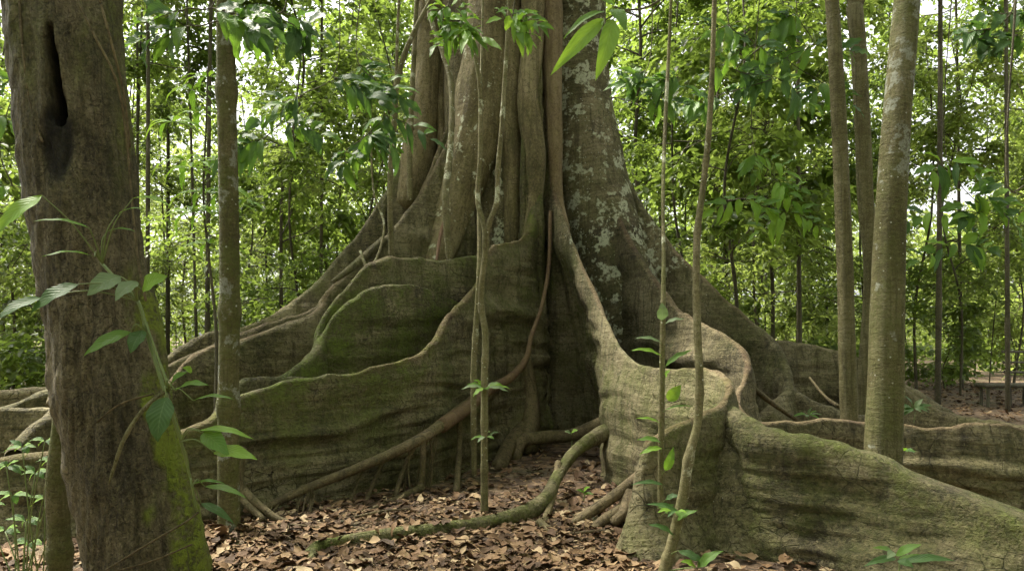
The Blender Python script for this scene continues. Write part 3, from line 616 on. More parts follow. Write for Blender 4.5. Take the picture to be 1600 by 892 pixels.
# slender trunks that can be picked out one by one: (px at horizon, D, proto, scale, label)
pick = [(445, 19, 1, .95, 'slim dark trunk with leafy top just outside the giant tree\'s far slope, clear ground beneath'),
        (262, 21, 6, 1.25, 'dark slender trunk seen between the leaning mossy trunk and the grey upright sapling'),
        (228, 13.5, 6, .9, 'thin brown trunk rising beside the leaning hollow trunk\'s upper edge'),
        (192, 17, 4, .95, 'thin leaning stem partly hidden by the hollow trunk\'s top edge'),
        (515, 25, 1, 1.0, 'distant slim tree in the bright gap above the long sloping crest'),
        (395, 27, 2, 1.1, 'small pale-leaved tree in the bright gap behind the grey upright sapling'),
        (1012, 20, 5, .85, 'pale slender trunk in the gap beside the lichen-covered outline of the giant tree'),
        (1130, 21, 1, .9, 'slender tree directly behind the giant tree\'s right-hand sloping crest'),
        (1195, 18, 4, 1.0, 'thin straight stem rising where the right-hand crest meets the low dark wall root'),
        (1250, 15.5, 6, 1.05, 'dark straight slender trunk standing over the low dark wall root'),
        (1290, 24, 0, 1.1, 'leafy tree seen through the gap beside the pair of pale slim trunks'),
        (1465, 16.5, 6, 1.3, 'dark brown trunk between the thick pale tree and the wooden bench'),
        (1432, 20, 0, 1.0, 'thin stem close behind the thick pale yellowish tree'),
        (1500, 19, 2, 1.25, 'slim leaning sapling standing in front of the wooden bench\'s far side'),
        (1575, 15, 6, 1.0, 'dark thin trunk rising right behind the wooden bench'),
        (1545, 22, 2, .8, 'low bushy tree behind the wooden bench'),
        (20, 18, 0, 1.0, 'leafy tree beyond the hollow trunk at the picture\'s left edge'),
        (-60, 15, 1, .9, 'broad leafy tree reaching in from beyond the left edge'),
        (1700, 19, 5, .9, 'high dark crown hanging in from beyond the right edge')]
for i, (px, D, k, s, lab) in enumerate(pick):
    place_tree(PR[k], (px - 800) * D / F, D, i * 1.3, s, lab, 'slender forest trees behind the giant tree')
# the wood behind: individual trees nobody can tell apart within one gap between the nearer trunks
def gap_of(px):
    for lim, w in ((160, 'behind the leaning hollow trunk'), (355, 'between the leaning hollow trunk and the grey upright sapling'), (640, 'between the grey upright sapling and the giant trunk'),
                   (960, 'behind the giant trunk itself'), (1180, 'just beyond the giant trunk\'s lichened outline'), (1390, 'around the two slim trunks above the dark root'), (9999, 'beyond the thick pale tree towards the bench')):
        if px < lim: return w
r = np.random.RandomState(5)
for i in range(66):
    D = 19 + 27 * ((i * .618) % 1) ** .9
    px = -150 + 1900 * ((i + r.uniform(0, .8)) / 66)
    if 560 < px < 1000 and r.uniform() < .75: continue
    kk_ = int(r.choice([0, 1, 2, 3, 4, 5], p=[.25, .22, .18, .12, .11, .12]))
    gap = 1425 < px < 1600 or 235 < px < 290
    if gap and i % 2: continue
    if gap: kk_ = 2
    place_tree(PR[kk_], (px - 800) * D / F, D, r.uniform(0, 6.28), r.uniform(.8, 1.25),
               'leafy tree of the sunlit wood, ' + gap_of(px), 'leafy trees ' + gap_of(px))
for i in range(20):
    D = 15 + 17 * r.uniform(); px = (10 + 570 * r.uniform()) if i % 2 else (1050 + 560 * r.uniform())
    place_tree(PR[6], (px - 800) * D / F, D, r.uniform(0, 6.28), r.uniform(.6, 1.15), 'bare dark slender pole tree, ' + gap_of(px), 'bare poles ' + gap_of(px), 'pole_tree', lean=(r.normal(0, .03), r.normal(0, .03)))
for i in range(46):
    D = 14 + 18 * r.uniform() ** 1.2
    px = (-60 + 640 * r.uniform()) if i % 2 else (1120 + 560 * r.uniform())
    if D < 17 and 480 < px < 1400: D += 5
    if D < 20 and px > 1420: D += 8
    place_tree(SH[int(r.choice(3))], (px - 800) * D / F, D, r.uniform(0, 6.28), r.uniform(.7, 1.2),
               'low leafy undergrowth shrub, ' + gap_of(px), 'shrubs ' + gap_of(px), 'shrub', 'shrub')

# far wood that reads as one mass
r = np.random.RandomState(8)
k = 110000
D = r.uniform(44, 80, k); px = r.uniform(-250, 1850, k); Z = r.uniform(0, 1, k) ** 1.25 * (9 + 9 * (vnoise(px * .006, 3.3) > -.1) * (1 + .5 * vnoise(px * .012, 1.1))) 
cl = r.randint(0, 2600, k); cj = np.random.RandomState(9)
cX = cj.uniform(-250, 1850, 2600); cD = cj.uniform(44, 80, 2600); cZ = cj.uniform(0, 1, 2600) ** 1.1 * (19 + 9 * vnoise(cX * .01, 2.2))
cZ = np.where((cX > 1410) & (cX < 1590), cZ * .4, cZ)
B = np.stack([(cX[cl] - 800) * cD[cl] / F, cD[cl], cZ[cl]], 1) + r.normal(0, 1, (k, 3)) * [1.0, 1.0, .6]
B[:, 2] = np.maximum(B[:, 2], .05)
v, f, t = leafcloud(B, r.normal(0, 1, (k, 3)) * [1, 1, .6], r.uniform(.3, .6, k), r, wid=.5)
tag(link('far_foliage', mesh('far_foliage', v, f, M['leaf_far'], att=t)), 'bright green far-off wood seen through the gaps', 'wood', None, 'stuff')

# unseen forest beside and behind the viewer, added to cut the frontal light
r = np.random.RandomState(14)
k = 50000; cc = 1000
ca = r.uniform(math.radians(115), math.radians(425), cc); ca = np.where(r.uniform(0, 1, cc) < .82, r.uniform(math.radians(165), math.radians(375), cc), ca)
cr = r.uniform(9, 24, cc); C = np.stack([cr * np.cos(ca), 5 + cr * np.sin(ca), r.uniform(0, 1, cc) * 15], 1)
B = C[r.randint(0, cc, k)] + r.normal(0, 1, (k, 3)) * [.9, .9, .7]
az_ = np.degrees(np.arctan2(B[:, 1] - 5, B[:, 0])) % 360
B = B[~((az_ > 205) & (az_ < 262) & (B[:, 2] > 4.5) & (r.uniform(0, 1, len(B)) < .4))]  # thinned at front left so more sky light reaches the left walls
B = B[(B[:, 1] < 3) | (np.abs(B[:, 0]) > B[:, 1] * .82 + 2.5)]; k = len(B)
v, f, t = leafcloud(B, r.normal(0, 1, (k, 3)) * [1, 1, .5], r.uniform(.25, .45, k), r, wid=.5)
tag(link('unseen_shading_foliage', mesh('unseen_shading_foliage', v, f, M['leaf'], att=t)), 'dense unseen forest foliage around the clearing, added to shade the giant tree', 'wood', None, 'stuff')

# ------------------------------------------------------------------ unseen crown of the giant tree, added above the frame to shade the foreground
r = np.random.RandomState(21)
k = 8500; cc = 170
th_ = r.uniform(0, 6.283, cc); rr_ = 10.5 * np.sqrt(r.uniform(0.0, 1, cc)); C = np.stack([GX + rr_ * np.cos(th_), GY - 1 + rr_ * np.sin(th_), r.uniform(13, 19, cc)], 1)
B = C[r.randint(0, cc, k)] + r.normal(0, 1, (k, 3)) * [.8, .8, .5]
v, f, t = leafcloud(B, r.normal(0, 1, (k, 3)) * [1, 1, .4], r.uniform(.18, .34, k), r, wid=.45)
part('crown', giant, v, f, M['leaf'], att=t)
for i in range(7):
    a = i * .9; V, fs, uv, S = tube([(GX + .3 * math.cos(a), GY + .3 * math.sin(a), 11.5 + .4 * i), (GX + 3 * math.cos(a), GY + 3 * math.sin(a), 14.2 + .2 * i), (GX + 7.5 * math.cos(a), GY + 7.5 * math.sin(a), 15.5 + .3 * i)], [.45, .3, .1], 24, 10, seed=i)
    part('limb', giant, V, fs, M['giant'], uv=uv, att=tints(V, 0, .2, .3))

# ------------------------------------------------------------------ standing trees near the viewer
def near_tree(name, ctrl, rad, mat, label, cat='tree', n=120, seg=20, moss=.35, lich=.3, crown=None, forks=(), group=None, **k):
    pts = [W(*c) for c in ctrl]
    b = pts[0]; t = thing(name, (b[0], b[1], 0), label, cat, group)
    V, fs, uv, S = tube(pts, rad, n, seg, **k)
    part('trunk', t, V, fs, M[mat], uv=uv, att=tints(V, 0, moss, lich(V) if callable(lich) else lich))
    for q, (fp, fr) in enumerate(forks):
        V, fs, uv, _ = tube([W(*c) for c in fp], fr, 30, 8, seed=q + 3, rough=.1)
        part('branch', t, V, fs, M[mat], uv=uv, att=tints(V, 0, moss, .5))
    if crown:
        (bv, bf), (lv_, lf, lt) = crown_data(*crown[:9])
        top = pts[-1]; sh = np.array([top[0], top[1], top[2] - crown[1]])
        part('branches', t, bv + sh, bf, M['darktrunk'], uv=bv[:, :2], att=tints(bv))['kind'] = 'stuff'; part('crown', t, lv_ + sh, lf, M['leaf'], att=lt)['kind'] = 'stuff'
    return t
near_tree('sapling', [(358, 832, 6.05), (357, 700, 6.05), (358, 560, 6.05), (359, 450, 6.05), (357, 300, 6.05), (354, 150, 6.05), (352, 0, 6.05), (350, -250, 6.05)], [.09, .082, .08, .079, .076, .073, .07, .062], 'smooth',
          'straight grey upright young trunk standing before the front left wall root', lich=.92, moss=.8, seed=61, rough=.05, knots=1.4, crown=(201, .2, 3.5, 2.2, 22, 7, 9, .2, .4))
near_tree('tree', [(1377, 840, 5.7), (1379, 720, 5.7), (1384, 600, 5.7), (1386, 480, 5.7), (1391, 350, 5.72), (1400, 200, 5.75), (1412, 60, 5.8), (1422, -60, 5.8), (1440, -400, 5.9)], [.145, .138, .13, .122, .114, .106, .098, .094, .09], 'smooth',
          'thick pale yellowish smooth-barked tree standing between the two low wall roots', lich=lambda V: .8 + .17 * sstep(2.2, 3.4, V[:, 2] + .5 * vnoise(V[:, 0] * 9, V[:, 2] * 2)), moss=.6, seed=62, rough=.04, seg=28, n=160, crown=(202, .2, 4, 2.6, 24, 7, 9, .2, .4))
near_tree('slim_tree', [(1328, 720, 8.2), (1327, 650, 8.2), (1323, 520, 8.2), (1320, 400, 8.2), (1314, 250, 8.2), (1306, 100, 8.2), (1300, 0, 8.2), (1290, -300, 8.2)], [.1, .095, .09, .088, .082, .078, .074, .06], 'smooth',
          'slim brownish trunk immediately beside the thick pale tree, nearer one of the two', moss=.2, lich=.35, seed=63, rough=.06, crown=(203, .2, 5, 2.4, 26, 7, 9, .2, .4))
near_tree('slim_tree', [(1352, 700, 9.6), (1352, 640, 9.6), (1360, 520, 9.6), (1362, 420, 9.6), (1352, 310, 9.6), (1347, 200, 9.6), (1341, 80, 9.6), (1335, 10, 9.6)], [.125, .12, .115, .105, .1, .095, .1, .1], 'smooth',
          'bent slim trunk forking at its top, behind the thick pale tree', moss=.2, lich=.5, seed=64, rough=.08, forks=[([(1336, 20, 9.6), (1328, -20, 9.6), (1310, -120, 9.6)], [.08, .07, .05]), ([(1336, 20, 9.6), (1348, -20, 9.6), (1370, -120, 9.6)], [.08, .07, .05])])
near_tree('young_tree', [(92, 960, 3.9), (94, 892, 3.9), (92, 830, 3.9), (90, 760, 3.9), (97, 680, 3.9), (103, 610, 3.9), (108, 540, 3.9), (112, 440, 3.95), (118, 200, 4.0), (110, -100, 4.1)], [.065, .06, .055, .058, .052, .047, .045, .04, .035, .03], 'smooth',
          'narrow greenish stem tight against the hollow trunk\'s lower left side', moss=.75, lich=.15, seed=65, rough=.06, knots=.8)

# leaning hollow trunk
ot = thing('leaning_trunk', (W(240, 950, 3.55)[0], 3.55, 0), 'thick leaning old trunk with a dark slit hollow and bright moss down one side', 'tree')
ctrl = [(246, 1010, 3.5), (232, 892, 3.5), (205, 740, 3.52), (172, 580, 3.55), (150, 450, 3.58), (128, 300, 3.6), (108, 140, 3.62), (98, 0, 3.65), (86, -200, 3.7), (70, -500, 3.8)]
V, fs, uv, S = tube([W(*c) for c in ctrl], [.27, .265, .26, .256, .252, .256, .26, .262, .26, .25], 420, 150, seed=71, rough=.05, lump=2.2)
nr, ns = 420, 150
Vg = V[:nr * ns].reshape(nr, ns, 3); Cc = np.repeat(S[:, None, :3], ns, 1); rad = Vg - Cc
rn = np.linalg.norm(rad, axis=-1, keepdims=True); rd = rad / rn
sx = 800 + Vg[..., 0] * F / Vg[..., 1]; sy = HOR - (Vg[..., 2] - EYE) * F / Vg[..., 1]     # survey coordinates of the bark, used once to place hollow and scars
front = sstep(.1, .35, -rd[..., 1])
hx = np.interp(sy, [30, 60, 120, 185], [77, 79, 86, 92]); hw = np.interp(sy, [30, 60, 110, 180, 192], [1, 5, 8, 11, 8]); jit = 4 * fbm(sx * .03, sy * .05, 0, 3)
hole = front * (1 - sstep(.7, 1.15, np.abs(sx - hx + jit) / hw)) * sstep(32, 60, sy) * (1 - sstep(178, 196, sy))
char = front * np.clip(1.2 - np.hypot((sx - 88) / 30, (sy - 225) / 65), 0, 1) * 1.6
lip = front * np.exp(-((np.abs(sx - hx) - hw - 8) / 7) ** 2) * sstep(20, 60, sy) * (1 - sstep(190, 230, sy))
ridg = fbm(sx * .05, sy * .006, 1, 8, 4) * .028 + fbm(sx * .2, sy * .03, 2, 9, 3) * .012
scar = front * np.clip(1.1 - np.hypot((sx - 70) / 28, (sy - 300) / 120), 0, 1)
peel = np.clip(1 - np.abs(sx - np.interp(sy, [400, 892], [85, 150])) / 22, 0, 1) * sstep(420, 520, sy) * .02
dsp = ridg - .22 * hole + .018 * lip - .02 * sstep(.3, .9, char) + peel * vnoise(sx * .2, sy * .02, 0, 4) - .012 * sstep(.2, .6, scar)
Vg = Vg + rd * dsp[..., None]
V[:nr * ns] = Vg.reshape(-1, 3)
A = np.zeros((len(V), 3))
mossx = np.interp(sy, [300, 450, 600, 892], [200, 205, 232, 262])
ms = sstep(-25, 30, sx - mossx + 60 * fbm(sx * .035, sy * .016, 0, 12, 4)) * sstep(350, 520, sy) + .55 * (1 - sstep(200, 420, sy)) * np.clip(.45 + fbm(sx * .02, sy * .006, 0, 2), 0, 1)
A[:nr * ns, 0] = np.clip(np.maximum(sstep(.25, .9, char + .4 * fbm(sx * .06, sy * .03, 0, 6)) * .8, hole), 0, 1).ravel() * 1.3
A[:nr * ns, 1] = np.clip(ms * 1.6, 0, 1.5).ravel(); A[:nr * ns, 2] = .12
part('trunk', ot, V, fs, M['oldtrunk'], uv=uv, att=A)
for i, pts in enumerate([[(30, 0, 3.38), (34, 60, 3.37), (45, 150, 3.36), (58, 200, 3.35), (66, 222, 3.34)], [(120, 0, 3.36), (150, 60, 3.36), (180, 120, 3.4), (196, 200, 3.45), (205, 300, 3.45), (215, 400, 3.4), (228, 470, 3.35)],
                          [(150, -20, 3.36), (172, 60, 3.38), (192, 140, 3.45), (203, 230, 3.5)], [(166, 890, 3.18), (230, 850, 3.17), (290, 815, 3.22), (310, 800, 3.3)], [(180, 892, 3.17), (240, 875, 3.17), (300, 850, 3.23)], [(118, 690, 3.4), (150, 660, 3.28), (190, 630, 3.25), (240, 615, 3.25)]]):
    V, fs, uv, _ = tube([W(*c) for c in pts], [.006 if i < 3 else .004] * len(pts), 40, 6, seed=i, rough=.15)
    part('root_strand', ot, V, fs, M['root'], uv=uv, att=tints(V, 0, .2, .1))

# ------------------------------------------------------------------ large leaves, one object each
def blade(parent, base, tip, width, mat, face=(0, -1, .5), curl=.15, fold=.2, name='leaf', wavy=.04, asym=0):
    base, tip = np.asarray(base, float), np.asarray(tip, float)
    L = np.linalg.norm(tip - base); D = (tip - base) / L
    Nn = np.array(face, float); Nn = Nn - D * D.dot(Nn); Nn /= np.linalg.norm(Nn) + 1e-9
    S = np.cross(D, Nn)
    m_, q = 13, 7
    t = np.linspace(0, 1, m_); prof = np.sin(np.pi * t ** .82) ** .85 * (1 - .25 * t); prof[0] = .03; prof[-1] = .01
    x = np.linspace(-1, 1, q)
    ph = (base[0] * 91 + tip[2] * 57) % 6.28
    V = base + D * (t * L)[:, None, None] + S * (prof[:, None] * x[None] * width / 2)[..., None]
    hgt = curl * L * np.sin(np.pi * t)[:, None] + fold * width * .5 * prof[:, None] * np.abs(x)[None] + wavy * width * np.sin(t * 17 + ph)[:, None] * x[None] ** 2
    V = V + Nn * hgt[..., None]
    uv = np.stack([np.broadcast_to((x * .5 + .5)[None], (m_, q)), np.broadcast_to(t[:, None], (m_, q))], -1)
    return part(name, parent, V.reshape(-1, 3), grid_faces(m_, q), M[mat], uv=uv.reshape(-1, 2))

def stalk(parent, pts, rads, mat='stem', name='stem', n=20, seg=7, **k):
    V, fs, uv, _ = tube(pts, rads, n, seg, rough=.05, **k)
    kw = dict(att=tints(V, 0, .3, .2)) if mat != 'stem' else {}
    return part(name, parent, V, fs, M[mat], uv=uv, **kw)

# climbing plant on the leaning trunk: (base px, tip px, width px, material, D base, D tip, facing)
cl = thing('climbing_plant', tuple(W(262, 612, 3.2)), 'climbing vine with broad green leaves growing on the leaning hollow trunk', 'vine')
stalk(cl, [W(*c) for c in [(158, 410, 3.27), (185, 440, 3.25), (215, 470, 3.25), (232, 530, 3.24), (258, 612, 3.22), (280, 680, 3.25), (296, 740, 3.3), (308, 800, 3.35)]], [.007, .008, .008, .008, .009, .007, .006, .005], n=50)
stalk(cl, [W(*c) for c in [(216, 470, 3.24), (240, 540, 3.22), (262, 600, 3.2)]], [.006] * 3, n=20)
stalk(cl, [W(*c) for c in [(258, 612, 3.2), (235, 628, 3.14), (212, 655, 3.1), (192, 690, 3.08), (183, 715, 3.08), (175, 740, 3.08), (169, 757, 3.08)]], [.007, .008, .009, .009, .008, .007, .003], mat='smooth', name='aerial_root', n=40, knots=.1)
LV = [((66, 306), (-10, 372), 30, 'bright_leaf', 3.0, 2.9, (.3, -.6, .8)), ((140, 357), (52, 346), 14, 'big_leaf', 3.1, 3.0, (0, -.5, 1)), ((148, 401), (66, 401), 15, 'big_leaf', 3.15, 3.0, (0, -.4, 1)),
      ((122, 444), (48, 490), 32, 'blue_leaf', 3.1, 3.0, (.2, -.6, .8)), ((66, 465), (-8, 502), 24, 'blue_leaf', 3.05, 2.9, (.2, -.6, .8)), ((208, 310), (268, 324), 16, 'bright_leaf', 3.15, 3.1, (0, -.4, 1)), ((182, 336), (228, 326), 10, 'big_leaf', 3.2, 3.2, (0, -.4, 1)),
      ((168, 362), (212, 362), 10, 'big_leaf', 3.22, 3.2, (0, -.4, 1)), ((188, 432), (136, 462), 40, 'pale_leaf', 3.2, 3.1, (0, -1, .4)), ((214, 440), (180, 470), 30, 'pale_leaf', 3.2, 3.1, (0, -1, .4)), ((222, 452), (263, 432), 34, 'bright_leaf', 3.2, 3.15, (0, -1, .5)),
      ((204, 518), (131, 556), 26, 'big_leaf', 3.2, 3.1, (.2, -.7, .7)), ((224, 516), (204, 552), 30, 'blue_leaf', 3.22, 3.15, (0, -1, .3)), ((260, 620), (246, 690), 46, 'blue_leaf', 3.16, 3.1, (0, -1, .1)), ((274, 610), (326, 602), 22, 'big_leaf', 3.18, 3.1, (0, -.5, 1)),
      ((302, 626), (366, 624), 13, 'big_leaf', 3.2, 3.15, (0, -.4, 1)), ((268, 598), (292, 582), 16, 'big_leaf', 3.2, 3.15, (0, -.8, .6)), ((312, 672), (396, 686), 17, 'bright_leaf', 3.25, 3.2, (0, -.5, 1)), ((318, 676), (358, 712), 34, 'big_leaf', 3.25, 3.15, (0, -.7, .7)), ((334, 706), (402, 718), 30, 'bright_leaf', 3.22, 3.15, (0, -.6, .8)),
      ((302, 756), (352, 756), 10, 'big_leaf', 3.3, 3.25, (0, -.4, 1)), ((320, 760), (386, 778), 15, 'big_leaf', 3.3, 3.25, (0, -.5, 1)), ((314, 786), (366, 818), 16, 'blue_leaf', 3.3, 3.25, (0, -.6, 1)), ((300, 580), (285, 574), 12, 'bright_leaf', 3.2, 3.15, (0, -1, .4))]
nodes = {0: (160, 408), 4: (150, 440)}
for i, (b, t, w, mt, d0, d1, fc) in enumerate(LV):
    blade(cl, W(*b, d0), W(*t, d1), w * d0 / F, mt, fc, curl=.1)
    root = (160, 412) if b[1] < 420 else (215, 470) if b[1] < 480 else (228, 520) if b[1] < 560 else (262, 612) if b[1] < 640 else (282, 690) if b[1] < 720 else (300, 760)
    m0, m1 = W(*root, 3.23), W(*b, d0)
    stalk(cl, [m0, (m0 + m1) / 2 + np.array([0, -.02, .035]), m1], [.004, .003, .0025], n=10, seg=5, name='stalk')

# saplings and lianas before the giant tree
def stemplant(name, ctrl, rad, label, leaves=(), mat='sapling', forks=(), cat='sapling', group=None, moss=.45, lich=.85, n=90, **k):
    pts = [W(*c) for c in ctrl]
    t = thing(name, (pts[0][0], pts[0][1], pts[0][2]), label, cat, group)
    V, fs, uv, _ = tube(pts, rad, n, 10, **k); part('stem', t, V, fs, M[mat], uv=uv, att=tints(V, 0, moss, lich))
    for q, (fp, fr) in enumerate(forks):
        V, fs, uv, _ = tube([W(*c) for c in fp], fr, 50, 8, seed=q + 5, rough=.08, knots=.5); part('branch', t, V, fs, M[mat], uv=uv, att=tints(V, 0, moss, lich))
    for (b, tp, w, mt, d, fc) in leaves:
        tp = (b[0] + (tp[0] - b[0]) * 1.25, b[1] + (tp[1] - b[1]) * 1.25)
        blade(t, W(*b, d), W(*tp, d - .04), 1.35 * w * d / F, mt, fc, curl=.12, wavy=.08)
        sx_ = float(np.interp(b[1] + 8, [c[1] for c in ctrl][::-1], [c[0] for c in ctrl][::-1])); sd_ = float(np.interp(b[1] + 8, [c[1] for c in ctrl][::-1], [c[2] for c in ctrl][::-1]))
        stalk(t, [W(sx_, b[1] + 8, sd_), W((sx_ + b[0]) / 2, b[1] + 3, (sd_ + d) / 2), W(*b, d)], [.004, .003, .0025], n=6, seg=5, name='stalk')
    return t
FU = (0, -.6, .8)
def rosette(c, d, n_, ln, w, seed, mats, lo=-.3, hi=.9):
    r_ = np.random.RandomState(seed); out = []
    for i in range(n_):
        a = i / n_ * 6.28 + r_.uniform(-.3, .3); l_ = ln * r_.uniform(.7, 1.2)
        out.append(((c[0] + 3 * math.cos(a), c[1] - 2), (c[0] + l_ * math.cos(a), c[1] - l_ * (.35 * math.sin(a) + r_.uniform(lo, hi) * .4)), w * r_.uniform(.8, 1.2), mats[i % len(mats)], d + .1 * math.sin(a), (.3 * math.cos(a), -.5, .9)))
    return out
stemplant('sapling', [(757, 806, 6.55), (757, 700, 6.55), (757, 600, 6.55), (758, 520, 6.58), (752, 480, 6.6), (753, 440, 6.6), (758, 400, 6.6), (759, 372, 6.6), (756, 350, 6.62), (747, 318, 6.65), (750, 250, 6.7), (751, 180, 6.7), (748, 120, 6.7), (735, 60, 6.7), (722, 10, 6.7), (715, -60, 6.7)],
          [.038, .032, .031, .031, .03, .029, .03, .03, .027, .024, .022, .021, .02, .016, .014, .01], 'crooked forked sapling before the giant trunk, with a small leaf tuft low on its stem',
          leaves=rosette((758, 608), 6.5, 9, 30, 9, 3, ['bright_leaf', 'big_leaf', 'pale_leaf']) + rosette((760, 684), 6.5, 6, 18, 5, 4, ['pale_leaf', 'big_leaf']),
          forks=[([(759, 372, 6.6), (766, 345, 6.6), (776, 318, 6.62), (778, 270, 6.64), (784, 200, 6.66), (789, 120, 6.7), (794, 40, 6.7), (798, -60, 6.7)], [.026, .024, .024, .023, .021, .02, .018, .012])], seed=81, rough=.07, knots=.55, n=140)
stemplant('liana', [(741, 742, 7.9), (740, 650, 7.9), (741, 560, 7.9), (746, 480, 7.9), (749, 420, 7.9), (748, 300, 8.2), (752, 100, 8.8), (756, -60, 9)], [.03, .032, .033, .03, .028, .02, .016, .014], 'grey-brown woody stem close behind the crooked forked sapling', seed=82, cat='vine', knots=.6)
stemplant('liana', [(612, 402, 9.9), (610, 330, 9.9), (611, 250, 9.9), (617, 180, 9.9), (620, 130, 9.9), (634, 80, 9.9), (652, 40, 9.9), (678, -10, 9.9), (700, -60, 9.9)], [.045, .04, .038, .04, .04, .035, .03, .026, .02], 'greyish liana bending across the giant trunk\'s left outline near the top', forks=[([(619, 140, 9.9), (621, 60, 9.9), (626, -60, 9.9)], [.025, .02, .015])], seed=83, cat='vine')
stemplant('liana', [(641, 312, 10.9), (640, 250, 11), (643, 160, 11.1), (648, 60, 11.2), (654, -60, 11.3)], [.04, .042, .04, .036, .034], 'straight pale liana hanging beside the giant trunk\'s leftmost column', seed=84, cat='vine', knots=.7)
stemplant('liana', [(702, 408, 9.9), (697, 340, 9.95), (696, 300, 10), (702, 250, 10.2), (706, 180, 10.4), (703, 120, 10.6), (688, 70, 10.7), (676, 40, 10.8), (660, -40, 10.9)], [.045, .048, .045, .044, .042, .04, .04, .035, .03], 'knobbly lichened liana standing on the level mossy crest', seed=85, cat='vine', lich=.92, knots=.6)
stemplant('liana', [(563, 392, 9.4), (575, 420, 9.3), (590, 400, 9.5), (600, 350, 9.8), (584, 300, 10), (580, 150, 10.2)], [.02, .018, .018, .016, .014, .012], 'thin crooked stem dropping onto the sloping mossy crest', seed=86, cat='vine')
def pl(*a): return a
stemplant('sapling', [(1032, 800, 5.15), (1033, 700, 5.15), (1034, 600, 5.15), (1036, 490, 5.15), (1037, 400, 5.3), (1036, 300, 5.6), (1040, 180, 5.9), (1046, 60, 6), (1051, -60, 6)], [.022, .022, .021, .019, .014, .014, .015, .014, .013], 'upright leafy sapling before the blunt nose of the front right root',
          leaves=[pl((1034, 500), (1034, 478), 15, 'pale_leaf', 5.1, (0, -1, .4)), pl((1040, 505), (1064, 500), 7, 'pale_leaf', 5.1, FU), pl((1032, 535), (1000, 530), 7, 'pale_leaf', 5.1, FU), pl((1032, 555), (994, 549), 8, 'bright_leaf', 5.1, FU), pl((1040, 572), (1074, 552), 9, 'big_leaf', 5.1, FU),
                  pl((1040, 590), (1046, 580), 8, 'bright_leaf', 5.1, FU), pl((1044, 626), (1060, 606), 16, 'bright_leaf', 5.1, (0, -1, .3)), pl((1040, 640), (1074, 636), 4, 'big_leaf', 5.1, FU), pl((1032, 690), (1002, 688), 9, 'big_leaf', 5.05, FU), pl((1034, 700), (1006, 708), 9, 'bright_leaf', 5.05, FU), pl((1040, 735), (1050, 705), 12, 'big_leaf', 5.05, (0, -1, .3)),
                  pl((1036, 757), (996, 757), 7, 'blue_leaf', 5.05, FU), pl((1030, 660), (1000, 655), 5, 'bright_leaf', 5.05, FU), pl((1040, 780), (1058, 775), 9, 'blue_leaf', 5.05, FU), pl((1040, 800), (1050, 790), 12, 'big_leaf', 5.05, FU)], seed=87, moss=.6)
stemplant('sapling', [(1034, 905, 4.75), (1050, 850, 4.75), (1068, 770, 4.75), (1076, 715, 4.75), (1090, 660, 4.8), (1093, 600, 4.8), (1090, 520, 4.85), (1088, 440, 4.9), (1090, 360, 4.95), (1100, 280, 5), (1108, 200, 5), (1113, 100, 5), (1118, -60, 5)], [.04, .036, .034, .032, .027, .027, .025, .023, .022, .021, .02, .018, .015], 'bare curving grey-brown stem leaning up past the blunt root nose',
          leaves=[pl((1060, 800), (1020, 790), 9, 'blue_leaf', 4.7, FU), pl((1058, 812), (1084, 800), 9, 'big_leaf', 4.7, FU), pl((1052, 835), (1020, 822), 9, 'blue_leaf', 4.65, FU), pl((1060, 860), (1096, 880), 12, 'blue_leaf', 4.6, FU), pl((1090, 886), (1122, 865), 14, 'big_leaf', 4.55, FU), pl((1086, 885), (1068, 878), 10, 'bright_leaf', 4.55, FU)], seed=88, knots=.5, moss=.4, n=140)
# seedling low at the right, small plants
def seedling(name, c, label, lv, cat='seedling'):
    t = thing(name, tuple(W(*c)), label, cat)
    stalk(t, [W(*c) + np.array([0, 0, -.05]), W(c[0] + 2, c[1] - 12, c[2])], [.005, .004], n=8)
    for (b, tp, w, mt, d, fc) in lv: blade(t, W(*b, d), W(*tp, d - .05), w * d / F, mt, fc, curl=.12)
seedling('seedling', (1404, 890, 4.0), 'small broad-leaved seedling at the foot of the right-hand low root', [pl((1400, 868), (1440, 850), 16, 'big_leaf', 4, FU), pl((1398, 866), (1364, 855), 12, 'big_leaf', 4, FU), pl((1400, 872), (1350, 884), 14, 'blue_leaf', 4, FU), pl((1402, 876), (1428, 886), 18, 'blue_leaf', 3.95, FU), pl((1404, 872), (1462, 874), 10, 'big_leaf', 4, FU), pl((1410, 878), (1492, 876), 16, 'blue_leaf', 3.95, FU), pl((1396, 862), (1386, 872), 14, 'pale_leaf', 3.95, FU)])
seedling('seedling', (892, 700, 8.0), 'tiny two-leaved seedling sprouting beside the mossy front root', [pl((893, 678), (882, 674), 9, 'pale_leaf', 8, FU), pl((893, 676), (903, 672), 9, 'bright_leaf', 8, FU)])
seedling('seedling', (912, 776, 6.9), 'small green seedling in the litter under the front right wall', [pl((912, 770), (900, 765), 8, 'big_leaf', 6.9, FU), pl((912, 768), (922, 760), 9, 'bright_leaf', 6.9, FU), pl((912, 772), (928, 772), 7, 'big_leaf', 6.9, FU)])
seedling('seedling', (1408, 720, 6.3), 'small dark-leaved plant clinging to the thick pale tree\'s foot', rosette((1412, 706), 6.3, 8, 22, 8, 9, ['big_leaf', 'blue_leaf']))

